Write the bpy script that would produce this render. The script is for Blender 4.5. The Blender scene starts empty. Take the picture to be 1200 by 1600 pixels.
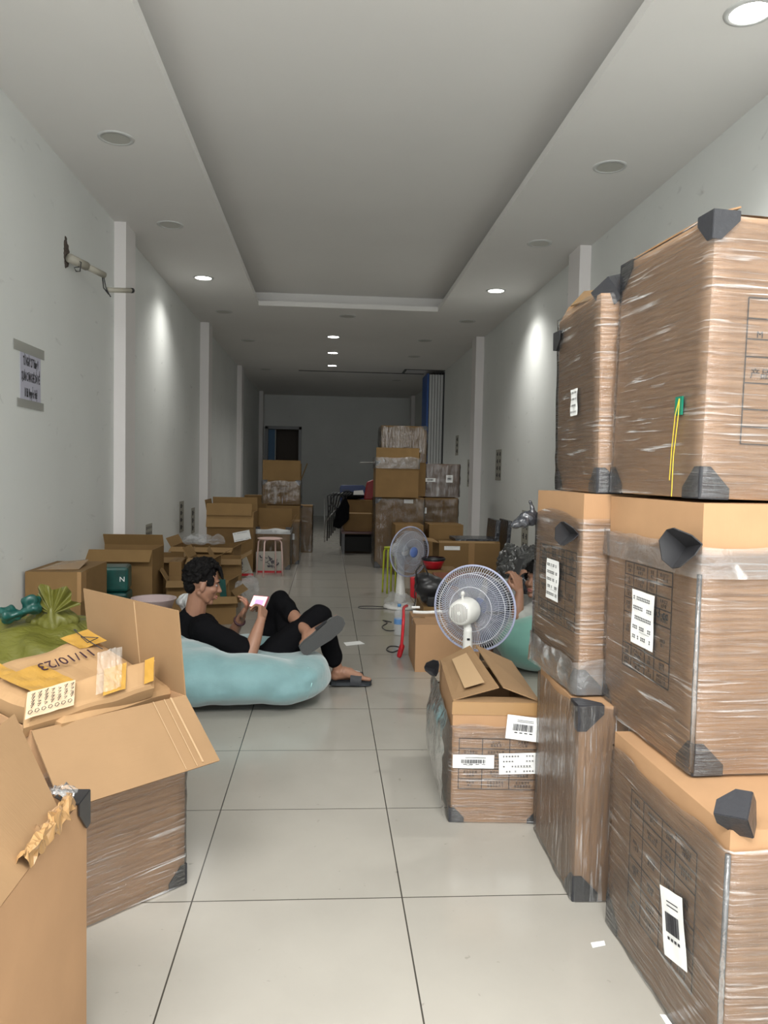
import bpy, bmesh, math, random
from mathutils import Vector, Matrix, Euler, noise
random.seed(7)
C = bpy.context.scene.collection
S = bpy.context.scene
# ------------------------------------------------------------------ camera
FPX = 1218.6
CAM = Vector((0, 0, 1.2304))
YAW, PIT, ROL = 0.07302, -0.05127, 0.02041
_f = Vector((math.sin(YAW)*math.cos(PIT), math.cos(YAW)*math.cos(PIT), math.sin(PIT)))
_r0 = Vector((math.cos(YAW), -math.sin(YAW), 0)); _u0 = _r0.cross(_f)
_r = _r0*math.cos(ROL)+_u0*math.sin(ROL); _u = -_r0*math.sin(ROL)+_u0*math.cos(ROL)
cd = bpy.data.cameras.new('camera'); cam = bpy.data.objects.new('camera', cd); C.objects.link(cam)
cd.sensor_fit = 'VERTICAL'; cd.sensor_height = 36; cd.lens = 36*FPX/1600; cd.clip_start = .02
m = Matrix((_r, _u, -_f)).transposed().to_4x4(); m.translation = CAM; cam.matrix_world = m
S.camera = cam
def at(x, y, Y):
    d = (x-600)/FPX*_r-(y-800)/FPX*_u+_f
    return CAM+d*(Y/d.y)
# ------------------------------------------------------------------ light
S.view_settings.view_transform = 'Standard'; S.view_settings.look = 'None'
S.view_settings.gamma = 1; S.view_settings.use_curve_mapping = False
S.view_settings.exposure = 0.66
w = bpy.data.worlds.new('world'); S.world = w; w.use_nodes = True
w.node_tree.nodes['Background'].inputs[0].default_value = (.93, .97, 1, 1)
w.node_tree.nodes['Background'].inputs[1].default_value = .9
def area(name, loc, rot, sx, sy, e, col):
    l = bpy.data.lights.new(name, 'AREA'); l.shape = 'RECTANGLE'; l.size = sx; l.size_y = sy; l.energy = e; l.color = col
    o = bpy.data.objects.new(name, l); C.objects.link(o); o.location = loc; o.rotation_euler = rot; return o
# daylight through the open shopfront behind the camera
area('shopfront_daylight', (.24, -1.3, 1.7), (math.radians(90), 0, 0), 4.0, 3.0, 50, (1, .985, .96))
# added unseen fill lamp for walls and box sides, above and behind the camera
area('added_ceiling_fill', (-.45, -.5, 3.22), (0, 0, 0), 2.5, 1.2, 165, (1, .985, .96))
# ------------------------------------------------------------------ materials
MATS = {}
def nmat(name, col, rough=.6, metal=0., spec=.5, **k):
    if name in MATS: return MATS[name]
    mt = bpy.data.materials.new(name); mt.use_nodes = True
    b = mt.node_tree.nodes['Principled BSDF']
    b.inputs['Base Color'].default_value = (*col, 1); b.inputs['Roughness'].default_value = rough
    b.inputs['Metallic'].default_value = metal; b.inputs['Specular IOR Level'].default_value = spec
    nt = mt.node_tree; N = nt.nodes; L = nt.links
    if k.get('trans'): b.inputs['Transmission Weight'].default_value = k['trans']
    if k.get('alpha') is not None: b.inputs['Alpha'].default_value = k['alpha']
    if k.get('coat'): b.inputs['Coat Weight'].default_value = k['coat']
    if k.get('emit'): b.inputs['Emission Color'].default_value = (*k['emit'][0], 1); b.inputs['Emission Strength'].default_value = k['emit'][1]
    if k.get('sheen'): b.inputs['Sheen Weight'].default_value = k['sheen']
    if k.get('sss'): b.inputs['Subsurface Weight'].default_value = k['sss']; b.inputs['Subsurface Radius'].default_value = (.02, .008, .004)
    if k.get('nz'):   # (scale vec, amount, detail)  tone variation
        sc, am = k['nz']
        tc = N.new('ShaderNodeTexCoord'); mp = N.new('ShaderNodeMapping'); mp.inputs['Scale'].default_value = sc
        nz = N.new('ShaderNodeTexNoise'); nz.inputs['Scale'].default_value = 1; nz.inputs['Detail'].default_value = 5
        cr = N.new('ShaderNodeMapRange'); cr.inputs['From Min'].default_value = .3; cr.inputs['From Max'].default_value = .7
        cr.inputs['To Min'].default_value = 1-am; cr.inputs['To Max'].default_value = 1+am
        mx = N.new('ShaderNodeVectorMath'); mx.operation = 'SCALE'; mx.inputs[0].default_value = col
        L.new(tc.outputs['Object'], mp.inputs[0]); L.new(mp.outputs[0], nz.inputs['Vector']); L.new(nz.outputs[0], cr.inputs[0])
        L.new(cr.outputs[0], mx.inputs['Scale']); L.new(mx.outputs[0], b.inputs['Base Color'])
    if k.get('bump'):
        sc, st, di = k['bump']
        tc = N.new('ShaderNodeTexCoord'); mp = N.new('ShaderNodeMapping'); mp.inputs['Scale'].default_value = sc
        nz = N.new('ShaderNodeTexNoise'); nz.inputs['Scale'].default_value = 1; nz.inputs['Detail'].default_value = 4
        bp = N.new('ShaderNodeBump'); bp.inputs['Strength'].default_value = st; bp.inputs['Distance'].default_value = di
        L.new(tc.outputs['Object'], mp.inputs[0]); L.new(mp.outputs[0], nz.inputs['Vector']); L.new(nz.outputs[0], bp.inputs['Height'])
        L.new(bp.outputs[0], b.inputs['Normal'])
    MATS[name] = mt; return mt
def cardboard(name, col, flute=(260, 3, 3)):
    if name in MATS: return MATS[name]
    mt = nmat(name, col, .72, spec=.25, nz=((5, 5, 5), .07), bump=(flute, .25, .0012)); return mt
CB = cardboard('cardboard', (.395, .235, .125)); CBI = cardboard('cardboard_inside', (.265, .165, .085), (3, 260, 3))
CBD = cardboard('cardboard_brown', (.215, .128, .05)); CBDI = cardboard('cardboard_brown_inside', (.245, .15, .06))
CBK = cardboard('kraft_paper', (.37, .23, .115), (30, 30, 8))
TAPE = nmat('brown_tape', (.34, .20, .085), .22, spec=.6, bump=((40, 40, 10), .3, .002))
YTAPE = nmat('yellow_tape', (.42, .235, .045), .2, spec=.6, bump=((50, 14, 30), .6, .003))
PLB = nmat('black_plastic', (.018, .018, .02), .35); PLG = nmat('grey_black_plastic', (.028, .029, .034), .3, bump=((60, 60, 60), .5, .003))
INK = nmat('print_ink', (.04, .024, .015), .7); INKK = nmat('black_ink', (.02, .02, .025), .6)
PAPER = nmat('white_paper', (.80, .81, .80), .6); WH = nmat('white_plastic', (.72, .72, .69), .35)
def film_mat(name, sc, haze=.5, base=.03):
    if name in MATS: return MATS[name]
    mt = bpy.data.materials.new(name); mt.use_nodes = True; nt = mt.node_tree; N = nt.nodes; L = nt.links
    N.clear(); out = N.new('ShaderNodeOutputMaterial')
    tc = N.new('ShaderNodeTexCoord'); mp = N.new('ShaderNodeMapping'); mp.inputs['Scale'].default_value = sc
    mp.inputs['Rotation'].default_value = (.18, .12, 0)
    nz = N.new('ShaderNodeTexNoise'); nz.inputs['Scale'].default_value = 1; nz.inputs['Detail'].default_value = 6; nz.inputs['Distortion'].default_value = .6
    L.new(tc.outputs['Object'], mp.inputs[0]); L.new(mp.outputs[0], nz.inputs['Vector'])
    nz2 = N.new('ShaderNodeTexNoise'); nz2.inputs['Scale'].default_value = 5; nz2.inputs['Detail'].default_value = 3
    L.new(tc.outputs['Object'], nz2.inputs['Vector'])
    bp = N.new('ShaderNodeBump'); bp.inputs['Strength'].default_value = 1; bp.inputs['Distance'].default_value = .012
    L.new(nz.outputs[0], bp.inputs['Height'])
    cr = N.new('ShaderNodeMapRange'); cr.inputs['From Min'].default_value = .57; cr.inputs['From Max'].default_value = .68
    cr.inputs['To Min'].default_value = 0; cr.inputs['To Max'].default_value = haze
    L.new(nz.outputs[0], cr.inputs[0])
    c2 = N.new('ShaderNodeMapRange'); c2.inputs['From Min'].default_value = .4; c2.inputs['From Max'].default_value = .65
    L.new(nz2.outputs[0], c2.inputs[0])
    mu = N.new('ShaderNodeMath'); mu.operation = 'MULTIPLY'; L.new(cr.outputs[0], mu.inputs[0]); L.new(c2.outputs[0], mu.inputs[1])
    ad = N.new('ShaderNodeMath'); ad.operation = 'ADD'; ad.inputs[1].default_value = base; L.new(mu.outputs[0], ad.inputs[0])
    tr = N.new('ShaderNodeBsdfTransparent'); tr.inputs[0].default_value = (.97, .97, .97, 1)
    df = N.new('ShaderNodeBsdfDiffuse'); df.inputs[0].default_value = (.86, .87, .87, 1)
    m1 = N.new('ShaderNodeMixShader'); L.new(ad.outputs[0], m1.inputs[0]); L.new(tr.outputs[0], m1.inputs[1]); L.new(df.outputs[0], m1.inputs[2])
    gl = N.new('ShaderNodeBsdfGlossy'); gl.inputs['Roughness'].default_value = .12; L.new(bp.outputs[0], gl.inputs['Normal'])
    fr = N.new('ShaderNodeFresnel'); fr.inputs['IOR'].default_value = 1.5; L.new(bp.outputs[0], fr.inputs['Normal'])
    mm = N.new('ShaderNodeMath'); mm.operation = 'MULTIPLY_ADD'; mm.inputs[1].default_value = 1.1; mm.inputs[2].default_value = .03; L.new(fr.outputs[0], mm.inputs[0])
    m2 = N.new('ShaderNodeMixShader'); L.new(mm.outputs[0], m2.inputs[0]); L.new(m1.outputs[0], m2.inputs[1]); L.new(gl.outputs[0], m2.inputs[2])
    L.new(m2.outputs[0], out.inputs[0]); MATS[name] = mt; return mt
FILM = film_mat('stretch_film', (4, 4, 95)); FILMV = film_mat('stretch_film_vertical', (90, 90, 5)); FILMF = film_mat('far_film', (34, 34, 3), .42, .02); FILML = film_mat('loose_film', (14, 14, 14), .5, .10); FILMC = nmat('clear_tape_film', (.75, .72, .66), .12, alpha=.22, bump=((30, 30, 30), .5, .004))
SKIN = nmat('skin', (.30, .155, .098), .5, sss=.08, nz=((25, 25, 25), .06))
HAIR = nmat('black_hair', (.004, .0035, .0035), .7, spec=.15, bump=((90, 90, 90), .8, .006))
BLKC = nmat('black_cloth', (.006, .006, .007), .95, spec=.05)
GRYC = nmat('pale_cloth', (.42, .42, .40), .9, spec=.2)
TEAL = nmat('teal_velvet', (.165, .30, .315), .6, spec=.3, sheen=.6, nz=((7, 7, 7), .13), bump=((14, 14, 14), .35, .01))
MINT = nmat('mint_velvet', (.15, .34, .29), .7, spec=.3, sheen=.5, nz=((7, 7, 7), .1))
GRN = nmat('woven_green_sack', (.105, .105, .016), .45, spec=.4, nz=((6, 6, 6), .18), bump=((7, 26, 9), .8, .02))
TEALP = nmat('teal_packaging', (.004, .06, .05), .35, nz=((12, 12, 12), .3)); RED = nmat('red_plastic', (.45, .012, .02), .35)
LIME = nmat('lime_metal', (.42, .48, .02), .4); PINK = nmat('pink_metal', (.66, .47, .43), .4)
BLUE = nmat('blue_panel', (.01, .09, .38), .4); WPAN = nmat('white_panel', (.62, .64, .64), .45); DGR = nmat('dark_grey', (.05, .055, .06), .5)
BFILM = nmat('black_film', (.03, .033, .04), .18, spec=.7, bump=((30, 30, 30), .9, .01))
BAGC = nmat('clear_bag', (.6, .62, .64), .15, alpha=.20, bump=((25, 25, 25), .9, .01))
NAVY = nmat('navy_plastic', (.01, .03, .12), .4); METAL = nmat('steel', (.5, .5, .5), .3, metal=1)
# ------------------------------------------------------------------ helpers
CH = {}                                   # object name -> world matrix of its root
class MB:
    def __init__(s): s.V = []; s.F = []
    def add(s, vs, fs):
        n = len(s.V); s.V += [Vector(v) for v in vs]; s.F += [tuple(i+n for i in f) for f in fs]; return s
    def box(s, lo, hi, M=None):
        x0, y0, z0 = lo; x1, y1, z1 = hi
        vs = [Vector(v) for v in ((x0, y0, z0), (x1, y0, z0), (x1, y1, z0), (x0, y1, z0), (x0, y0, z1), (x1, y0, z1), (x1, y1, z1), (x0, y1, z1))]
        if M is not None: vs = [M @ v for v in vs]
        return s.add(vs, [(3, 2, 1, 0), (4, 5, 6, 7), (0, 1, 5, 4), (1, 2, 6, 5), (2, 3, 7, 6), (3, 0, 4, 7)])
    def slab(s, poly, th):                # polygon given thickness along its normal (both ways)
        P = [Vector(p) for p in poly]; n = Vector((0, 0, 0))
        for i in range(len(P)): n += (P[i]-P[0]).cross(P[(i+1) % len(P)]-P[0])
        n.normalize(); k = len(P)
        vs = [p+n*th/2 for p in P]+[p-n*th/2 for p in P]
        return s.add(vs, [tuple(range(k)), tuple(range(2*k-1, k-1, -1))]+[(i, i+k, (i+1) % k+k, (i+1) % k) for i in range(k)])
    def tube(s, pts, r, n=8, closed=False):
        P = [Vector(p) for p in pts]; R = r if isinstance(r, (list, tuple)) else [r]*len(P)
        rings = []; up = None; N_ = len(P)
        for i in range(N_):
            a = P[(i-1) % N_] if closed or i else P[0]; b = P[(i+1) % N_] if closed or i < N_-1 else P[-1]
            t = (b-a).normalized()
            if up is None: up = t.orthogonal().normalized()
            up = (up-t*up.dot(t)); up = up.normalized() if up.length > 1e-6 else t.orthogonal().normalized()
            sd = t.cross(up)
            rings.append([P[i]+(up*math.cos(q)+sd*math.sin(q))*R[i] for q in [2*math.pi*j/n for j in range(n)]])
        vs = [v for rg in rings for v in rg]; fs = []
        m_ = N_ if closed else N_-1
        for i in range(m_):
            for j in range(n):
                a = i*n+j; b = i*n+(j+1) % n; c = ((i+1) % N_)*n+(j+1) % n; d = ((i+1) % N_)*n+j
                fs.append((a, b, c, d))
        if not closed: fs += [tuple(range(n-1, -1, -1)), tuple(range((N_-1)*n, N_*n))]
        return s.add(vs, fs)
    def lathe(s, prof, n=24, M=None, cap=True):
        vs = []
        for (r, z) in prof:
            for j in range(n): q = 2*math.pi*j/n; v = Vector((r*math.cos(q), r*math.sin(q), z)); vs.append(M @ v if M is not None else v)
        fs = [(i*n+j, i*n+(j+1) % n, (i+1)*n+(j+1) % n, (i+1)*n+j) for i in range(len(prof)-1) for j in range(n)]
        if cap: fs += [tuple(range(n-1, -1, -1)), tuple(range((len(prof)-1)*n, len(prof)*n))]
        return s.add(vs, fs)
    def grid(s, fn, nu, nv):
        vs = [fn(i/nu, j/nv) for j in range(nv+1) for i in range(nu+1)]
        return s.add(vs, [(j*(nu+1)+i, j*(nu+1)+i+1, (j+1)*(nu+1)+i+1, (j+1)*(nu+1)+i) for j in range(nv) for i in range(nu)])
    def capsule(s, a, b, ra, rb, n=14):
        a, b = Vector(a), Vector(b); d = b-a; L_ = d.length
        q = d.to_track_quat('Z', 'Y').to_matrix().to_4x4() if L_ > 1e-6 else Matrix(); M = Matrix.Translation(a) @ q
        prof = [(ra*math.cos(t), ra*math.sin(t)) for t in [-1.5, -1.1, -.75, -.35, 0]]+[(rb*math.cos(t), L_+rb*math.sin(t)) for t in [0, .35, .75, 1.1, 1.5]]
        return s.lathe(prof, n, M)
    def ell(s, c, r, rot=None, n=20):
        if not isinstance(r, (tuple, list)): r = (r, r, r)
        M = Matrix.Translation(Vector(c)) @ (rot.to_4x4() if rot is not None else Matrix()) @ Matrix.Diagonal((*r, 1))
        k = n//2; prof = [(math.cos(t), math.sin(t)) for t in [-math.pi/2*.97+math.pi*.97*i/k for i in range(k+1)]]
        return s.lathe(prof, n, M)
    def build(s, name, mat, parent=None, smooth=False, world=False, bevel=0, kind=None, label=None):
        me = bpy.data.meshes.new(name)
        V = s.V
        if world and parent is not None: Mi = CH[parent.name].inverted(); V = [Mi @ v for v in V]
        me.from_pydata([tuple(v) for v in V], [], s.F); me.validate(); me.update()
        for mt in (mat if isinstance(mat, (list, tuple)) else [mat]): me.materials.append(mt)
        if smooth:
            for p in me.polygons: p.use_smooth = True
        o = bpy.data.objects.new(name, me); C.objects.link(o)
        if parent is not None: o.parent = parent; CH[o.name] = CH[parent.name]
        else: CH[o.name] = Matrix()
        if bevel:
            b = o.modifiers.new('b', 'BEVEL'); b.width = bevel; b.segments = 2; b.limit_method = 'ANGLE'
        if kind: o['kind'] = kind
        if label: o['label'] = label
        return o
def remesh(o, voxel, smooth=6, disp=None, subd=None, zmin=None):
    md = o.modifiers.new('r', 'REMESH'); md.mode = 'VOXEL'; md.voxel_size = voxel; md.use_smooth_shade = True
    if smooth: sm = o.modifiers.new('s', 'SMOOTH'); sm.iterations = smooth; sm.factor = .5
    dg = bpy.context.evaluated_depsgraph_get(); dg.update()
    me = bpy.data.meshes.new_from_object(o.evaluated_get(dg)); old = o.data; o.modifiers.clear(); o.data = me
    if not me.materials: 
        for mt in old.materials: me.materials.append(mt)
    if disp or zmin is not None:
        ns = [v.normal.copy() for v in me.vertices]
        for v, n in zip(me.vertices, ns):
            if disp: v.co += n*disp(v.co)
            if zmin is not None and v.co.z < zmin: v.co.z = zmin
    for p in me.polygons: p.use_smooth = True
    me.update(); return o
def tag(o, label, cat, group=None, kind=None):
    o['label'] = label; o['category'] = cat
    if group: o['group'] = group
    if kind: o['kind'] = kind
    return o
def thing(name, label, cat, loc=(0, 0, 0), rz=0, group=None, tilt=(0, 0)):
    o = bpy.data.objects.new(name, None); C.objects.link(o); o.empty_display_size = .05
    M = Matrix.Translation(Vector(loc)) @ Matrix.Rotation(rz, 4, 'Z') @ Matrix.Rotation(tilt[0], 4, 'X') @ Matrix.Rotation(tilt[1], 4, 'Y')
    o.matrix_world = M; CH[o.name] = M
    return tag(o, label, cat, group)
def struct(name, mb, mat, bevel=0):
    o = mb.build(name, mat, bevel=bevel); o['kind'] = 'structure'; return o
def text(body, size, mat, M, parent, name='lettering', world=True, th=.0004, sx=1., al='CENTER', bold=0):
    cu = bpy.data.curves.new(name, 'FONT'); cu.body = body; cu.size = size; cu.align_x = al; cu.align_y = 'CENTER'; cu.resolution_u = 2; cu.extrude = th; cu.offset = bold
    t = bpy.data.objects.new('t', cu); C.objects.link(t)
    dg = bpy.context.evaluated_depsgraph_get(); dg.update()
    me = bpy.data.meshes.new_from_object(t.evaluated_get(dg)); C.objects.unlink(t); bpy.data.objects.remove(t)
    if world: M = CH[parent.name].inverted() @ M
    me.transform(M @ Matrix.Diagonal((sx, 1, 1, 1))); me.materials.clear(); me.materials.append(mat)
    o = bpy.data.objects.new(name, me); C.objects.link(o); o.parent = parent; CH[o.name] = CH[parent.name]; return o
def basis(o, x, y):                       # matrix with local x,y axes, z = x cross y
    x = Vector(x).normalized(); y = Vector(y); y = (y-x*y.dot(x)).normalized(); z = x.cross(y)
    M = Matrix((x, y, z)).transposed().to_4x4(); M.translation = Vector(o); return M
def R(d): return math.radians(d)
# ------------------------------------------------------------------ room shell
XL, XR, H, YB, YF = -1.791, 2.273, 3.25, 21.31, -1.2
def wall_mat():
    mt = nmat('wall_paint', (.60, .62, .60), .55, spec=.35); nt = mt.node_tree; N = nt.nodes; L = nt.links; b = N['Principled BSDF']
    tc = N.new('ShaderNodeTexCoord')
    def noise_(sc, det=5, dis=0):
        mp = N.new('ShaderNodeMapping'); mp.inputs['Scale'].default_value = sc
        n = N.new('ShaderNodeTexNoise'); n.inputs['Scale'].default_value = 1; n.inputs['Detail'].default_value = det; n.inputs['Distortion'].default_value = dis
        L.new(tc.outputs['Object'], mp.inputs[0]); L.new(mp.outputs[0], n.inputs['Vector']); return n
    n1 = noise_((.8, .8, .8)); n2 = noise_((3, 6, 14), 6, .5)
    m1 = N.new('ShaderNodeMapRange'); m1.inputs['From Min'].default_value = .3; m1.inputs['From Max'].default_value = .7; m1.inputs['To Min'].default_value = .95; m1.inputs['To Max'].default_value = 1.04
    L.new(n1.outputs[0], m1.inputs[0])
    m2 = N.new('ShaderNodeMapRange'); m2.inputs['From Min'].default_value = .66; m2.inputs['From Max'].default_value = .78; m2.inputs['To Min'].default_value = 1; m2.inputs['To Max'].default_value = .78
    L.new(n2.outputs[0], m2.inputs[0])
    mu = N.new('ShaderNodeMath'); mu.operation = 'MULTIPLY'; L.new(m1.outputs[0], mu.inputs[0]); L.new(m2.outputs[0], mu.inputs[1])
    v = N.new('ShaderNodeVectorMath'); v.operation = 'SCALE'; v.inputs[0].default_value = (.745, .765, .745)
    L.new(mu.outputs[0], v.inputs['Scale']); L.new(v.outputs[0], b.inputs['Base Color'])
    n3 = noise_((40, 40, 40)); bp = N.new('ShaderNodeBump'); bp.inputs['Strength'].default_value = .12; bp.inputs['Distance'].default_value = .003
    L.new(n3.outputs[0], bp.inputs['Height']); L.new(bp.outputs[0], b.inputs['Normal']); return mt
WALL = wall_mat(); CEIL = nmat('ceiling_paint', (.80, .79, .77), .7, spec=.2, nz=((.7, .7, .7), .03)); TRIM = nmat('column_paint', (.80, .775, .765), .5)
def floor_mat():
    mt = nmat('porcelain_tiles', (.5, .5, .45), .14, spec=.5); nt = mt.node_tree; N = nt.nodes; L = nt.links; b = N['Principled BSDF']
    tc = N.new('ShaderNodeTexCoord'); mp = N.new('ShaderNodeMapping'); mp.inputs['Location'].default_value = (.3646+6, -2.189+6, 0)
    L.new(tc.outputs['Object'], mp.inputs[0])
    br = N.new('ShaderNodeTexBrick'); br.offset = 0; br.squash = 1; br.inputs['Scale'].default_value = 1
    br.inputs['Brick Width'].default_value = .6; br.inputs['Row Height'].default_value = .6; br.inputs['Mortar Size'].default_value = .0022; br.inputs['Mortar Smooth'].default_value = .1
    br.inputs['Color1'].default_value = (.355, .338, .30, 1); br.inputs['Color2'].default_value = (.37, .352, .313, 1); br.inputs['Mortar'].default_value = (.055, .05, .042, 1)
    L.new(mp.outputs[0], br.inputs['Vector'])
    n = N.new('ShaderNodeTexNoise'); n.inputs['Scale'].default_value = 2.2; n.inputs['Detail'].default_value = 8; L.new(tc.outputs['Object'], n.inputs['Vector'])
    n4 = N.new('ShaderNodeTexNoise'); n4.inputs['Scale'].default_value = 28; n4.inputs['Detail'].default_value = 4; L.new(tc.outputs['Object'], n4.inputs['Vector'])
    r1 = N.new('ShaderNodeMapRange'); r1.inputs['From Min'].default_value = .35; r1.inputs['From Max'].default_value = .68; r1.inputs['To Min'].default_value = 1.03; r1.inputs['To Max'].default_value = .93
    L.new(n.outputs[0], r1.inputs[0])
    r4 = N.new('ShaderNodeMapRange'); r4.inputs['From Min'].default_value = .70; r4.inputs['From Max'].default_value = .76; r4.inputs['To Min'].default_value = 1; r4.inputs['To Max'].default_value = .72
    L.new(n4.outputs[0], r4.inputs[0])
    mu = N.new('ShaderNodeMath'); mu.operation = 'MULTIPLY'; L.new(r1.outputs[0], mu.inputs[0]); L.new(r4.outputs[0], mu.inputs[1])
    v = N.new('ShaderNodeVectorMath'); v.operation = 'SCALE'; L.new(br.outputs['Color'], v.inputs[0]); L.new(mu.outputs[0], v.inputs['Scale'])
    L.new(v.outputs[0], b.inputs['Base Color'])
    r2 = N.new('ShaderNodeMapRange'); r2.inputs['To Min'].default_value = .10; r2.inputs['To Max'].default_value = .26; L.new(n.outputs[0], r2.inputs[0]); L.new(r2.outputs[0], b.inputs['Roughness'])
    bp = N.new('ShaderNodeBump'); bp.inputs['Strength'].default_value = .3; bp.inputs['Distance'].default_value = .002; bp.invert = True
    L.new(br.outputs['Fac'], bp.inputs['Height']); L.new(bp.outputs[0], b.inputs['Normal']); return mt
struct('floor', MB().box((XL-.2, YF, -.1), (XR+.2, YB+1.6, 0)), floor_mat())
struct('wall_left', MB().box((XL-.2, YF, 0), (XL, YB+1.6, H+.4)), WALL)
struct('wall_right', MB().box((XR, YF, 0), (XR+.2, YB+1.6, H+.4)), WALL)
DX0, DX1, DZ = -1.68, -.74, 2.40
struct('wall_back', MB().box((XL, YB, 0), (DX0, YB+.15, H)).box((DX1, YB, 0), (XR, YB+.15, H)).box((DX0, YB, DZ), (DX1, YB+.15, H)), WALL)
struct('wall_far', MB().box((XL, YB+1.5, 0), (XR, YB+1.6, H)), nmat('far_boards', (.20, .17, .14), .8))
# ceiling with recessed tray
TX0, TX1, TY0, TY1 = -.882, 1.345, .4, 9.82
cm = MB()
cm.box((XL, YF, H), (TX0, YB+1.6, H+.06)).box((TX1, YF, H), (XR, YB+1.6, H+.06)).box((TX0, YF, H), (TX1, TY0, H+.06)).box((TX0, TY1, H), (TX1, YB+1.6, H+.06))
cm.box((TX0-.14, TY0-.14, H+.19), (TX1+.14, TY1+.14, H+.24))
for a in (((TX0-.16, TY0-.16, H+.06), (TX0-.14, TY1+.16, H+.19)), ((TX1+.14, TY0-.16, H+.06), (TX1+.16, TY1+.16, H+.19)), ((TX0-.16, TY0-.16, H+.06), (TX1+.16, TY0-.14, H+.19)), ((TX0-.16, TY1+.14, H+.06), (TX1+.16, TY1+.16, H+.19))): cm.box(*a)
struct('ceiling', cm, CEIL)
k = 0
for (x0, x1, y) in ((XL, XL+.095, 6.70), (XL, XL+.12, 11.07), (XL, XL+.09, 15.5), (XL, XL+.1, 20.4), (XR-.10, XR, 6.8), (XR-.12, XR, 11.48), (XR-.1, XR, 20.6)):
    k += 1; struct('trim_%d' % k, MB().box((x0, y, 0), (x1, y+.32, H)), TRIM)
# back door: frame, open blue leaf
dr = MB()
for a in (((DX0-.02, YB-.03, 0), (DX0+.06, YB+.17, DZ)), ((DX1-.06, YB-.03, 0), (DX1+.02, YB+.17, DZ)), ((DX0-.02, YB-.03, DZ-.07), (DX1+.02, YB+.17, DZ+.01))): dr.box(*a)
d1 = struct('door_1', dr, nmat('door_frame', (.30, .31, .32), .4))
MB().box((DX0+.06, YB+.17, .02), (DX0+.24, YB+.60, DZ-.08)).build('door_leaf', nmat('door_blue', (.02, .16, .34), .4), d1, label='blue door leaf standing open')
MB().box((DX0+.235, YB+.14, .02), (DX0+.26, YB+.17, DZ-.08)).build('door_edge', WPAN, d1)
# downlights
GLOW = nmat('downlight_glow', (1, 1, 1), .5, emit=((1, .98, .93), 9)); DIFF = nmat('unlit_diffuser', (.50, .50, .46), .5); RIM = nmat('light_rim', (.60, .61, .60), .4)
LP = [(-1.345, 1.67, 0), (-1.345, 3.36, 0), (-1.333, 5.02, 0), (-1.341, 6.72, 0), (-1.349, 8.51, 1), (-1.366, 10.29, 0), (-1.278, 12.5, 0), (-1.283, 15.99, 0),
      (1.79, 1.67, 0), (1.79, 3.36, 1), (1.802, 5.08, 0), (1.809, 6.8, 0), (1.815, 8.59, 1), (1.813, 10.36, 0), (1.449, 11.97, 0), (1.467, 13.64, 0), (1.481, 17.2, 0),
      (.224, 10.3, 0), (.053, 11.89, 1), (.053, 13.49, 1), (.053, 15.12, 1)]
LBL = {2: 'unlit round downlight over the left wall, nearest the camera in view', 3: 'unlit round downlight over the left wall, just before the lit one', 4: 'lit round downlight close to the left wall',
       5: 'unlit downlight on the left, just past the lit one, beside the tray corner', 6: 'unlit downlight on the left, past the ceiling tray', 7: 'faint unlit downlight, farthest back on the left',
       9: 'bright lit downlight cut by the top right corner of the photo', 10: 'unlit round downlight high on the right over the tall boxes', 11: 'unlit round downlight on the right, just before the lit one',
       12: 'lit round downlight close to the right wall', 13: 'unlit downlight on the right, just past the lit one', 14: 'unlit downlight right of the first lit centre lamp', 15: 'unlit downlight right of the last two lit centre lamps',
       16: 'faint unlit downlight, farthest back on the right near the ceiling track', 17: 'unlit downlight just behind the end of the ceiling tray', 18: 'nearest of three lit downlights in a row down the ceiling centre',
       19: 'middle of three lit downlights in a row down the ceiling centre', 20: 'farthest of three lit downlights in a row down the ceiling centre'}
for i, (x, y, on) in enumerate(LP):
    if i not in LBL: continue
    t = thing('downlight', LBL[i], 'ceiling light', (x, y, H), 0, 'round recessed downlights')
    MB().lathe([(.085, -.001), (.085, -.008), (.108, -.005), (.110, 0)], 32, cap=False).build('trim_ring', RIM, t, smooth=True)
    MB().lathe([(.001, -.004), (.086, -.005)], 32, cap=False).build('diffuser', GLOW if on else DIFF, t)
    if on:
        l = bpy.data.lights.new('lamp_glow', 'SPOT'); l.energy = (46 if x < -1 else 66) if abs(x) > 1 else 42; l.spot_size = R(138); l.spot_blend = 1; l.shadow_soft_size = .09; l.color = (1, .98, .93)
        lo = bpy.data.objects.new('lamp_glow', l); C.objects.link(lo); lo.parent = t; lo.location = (0, 0, -.03)
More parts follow.
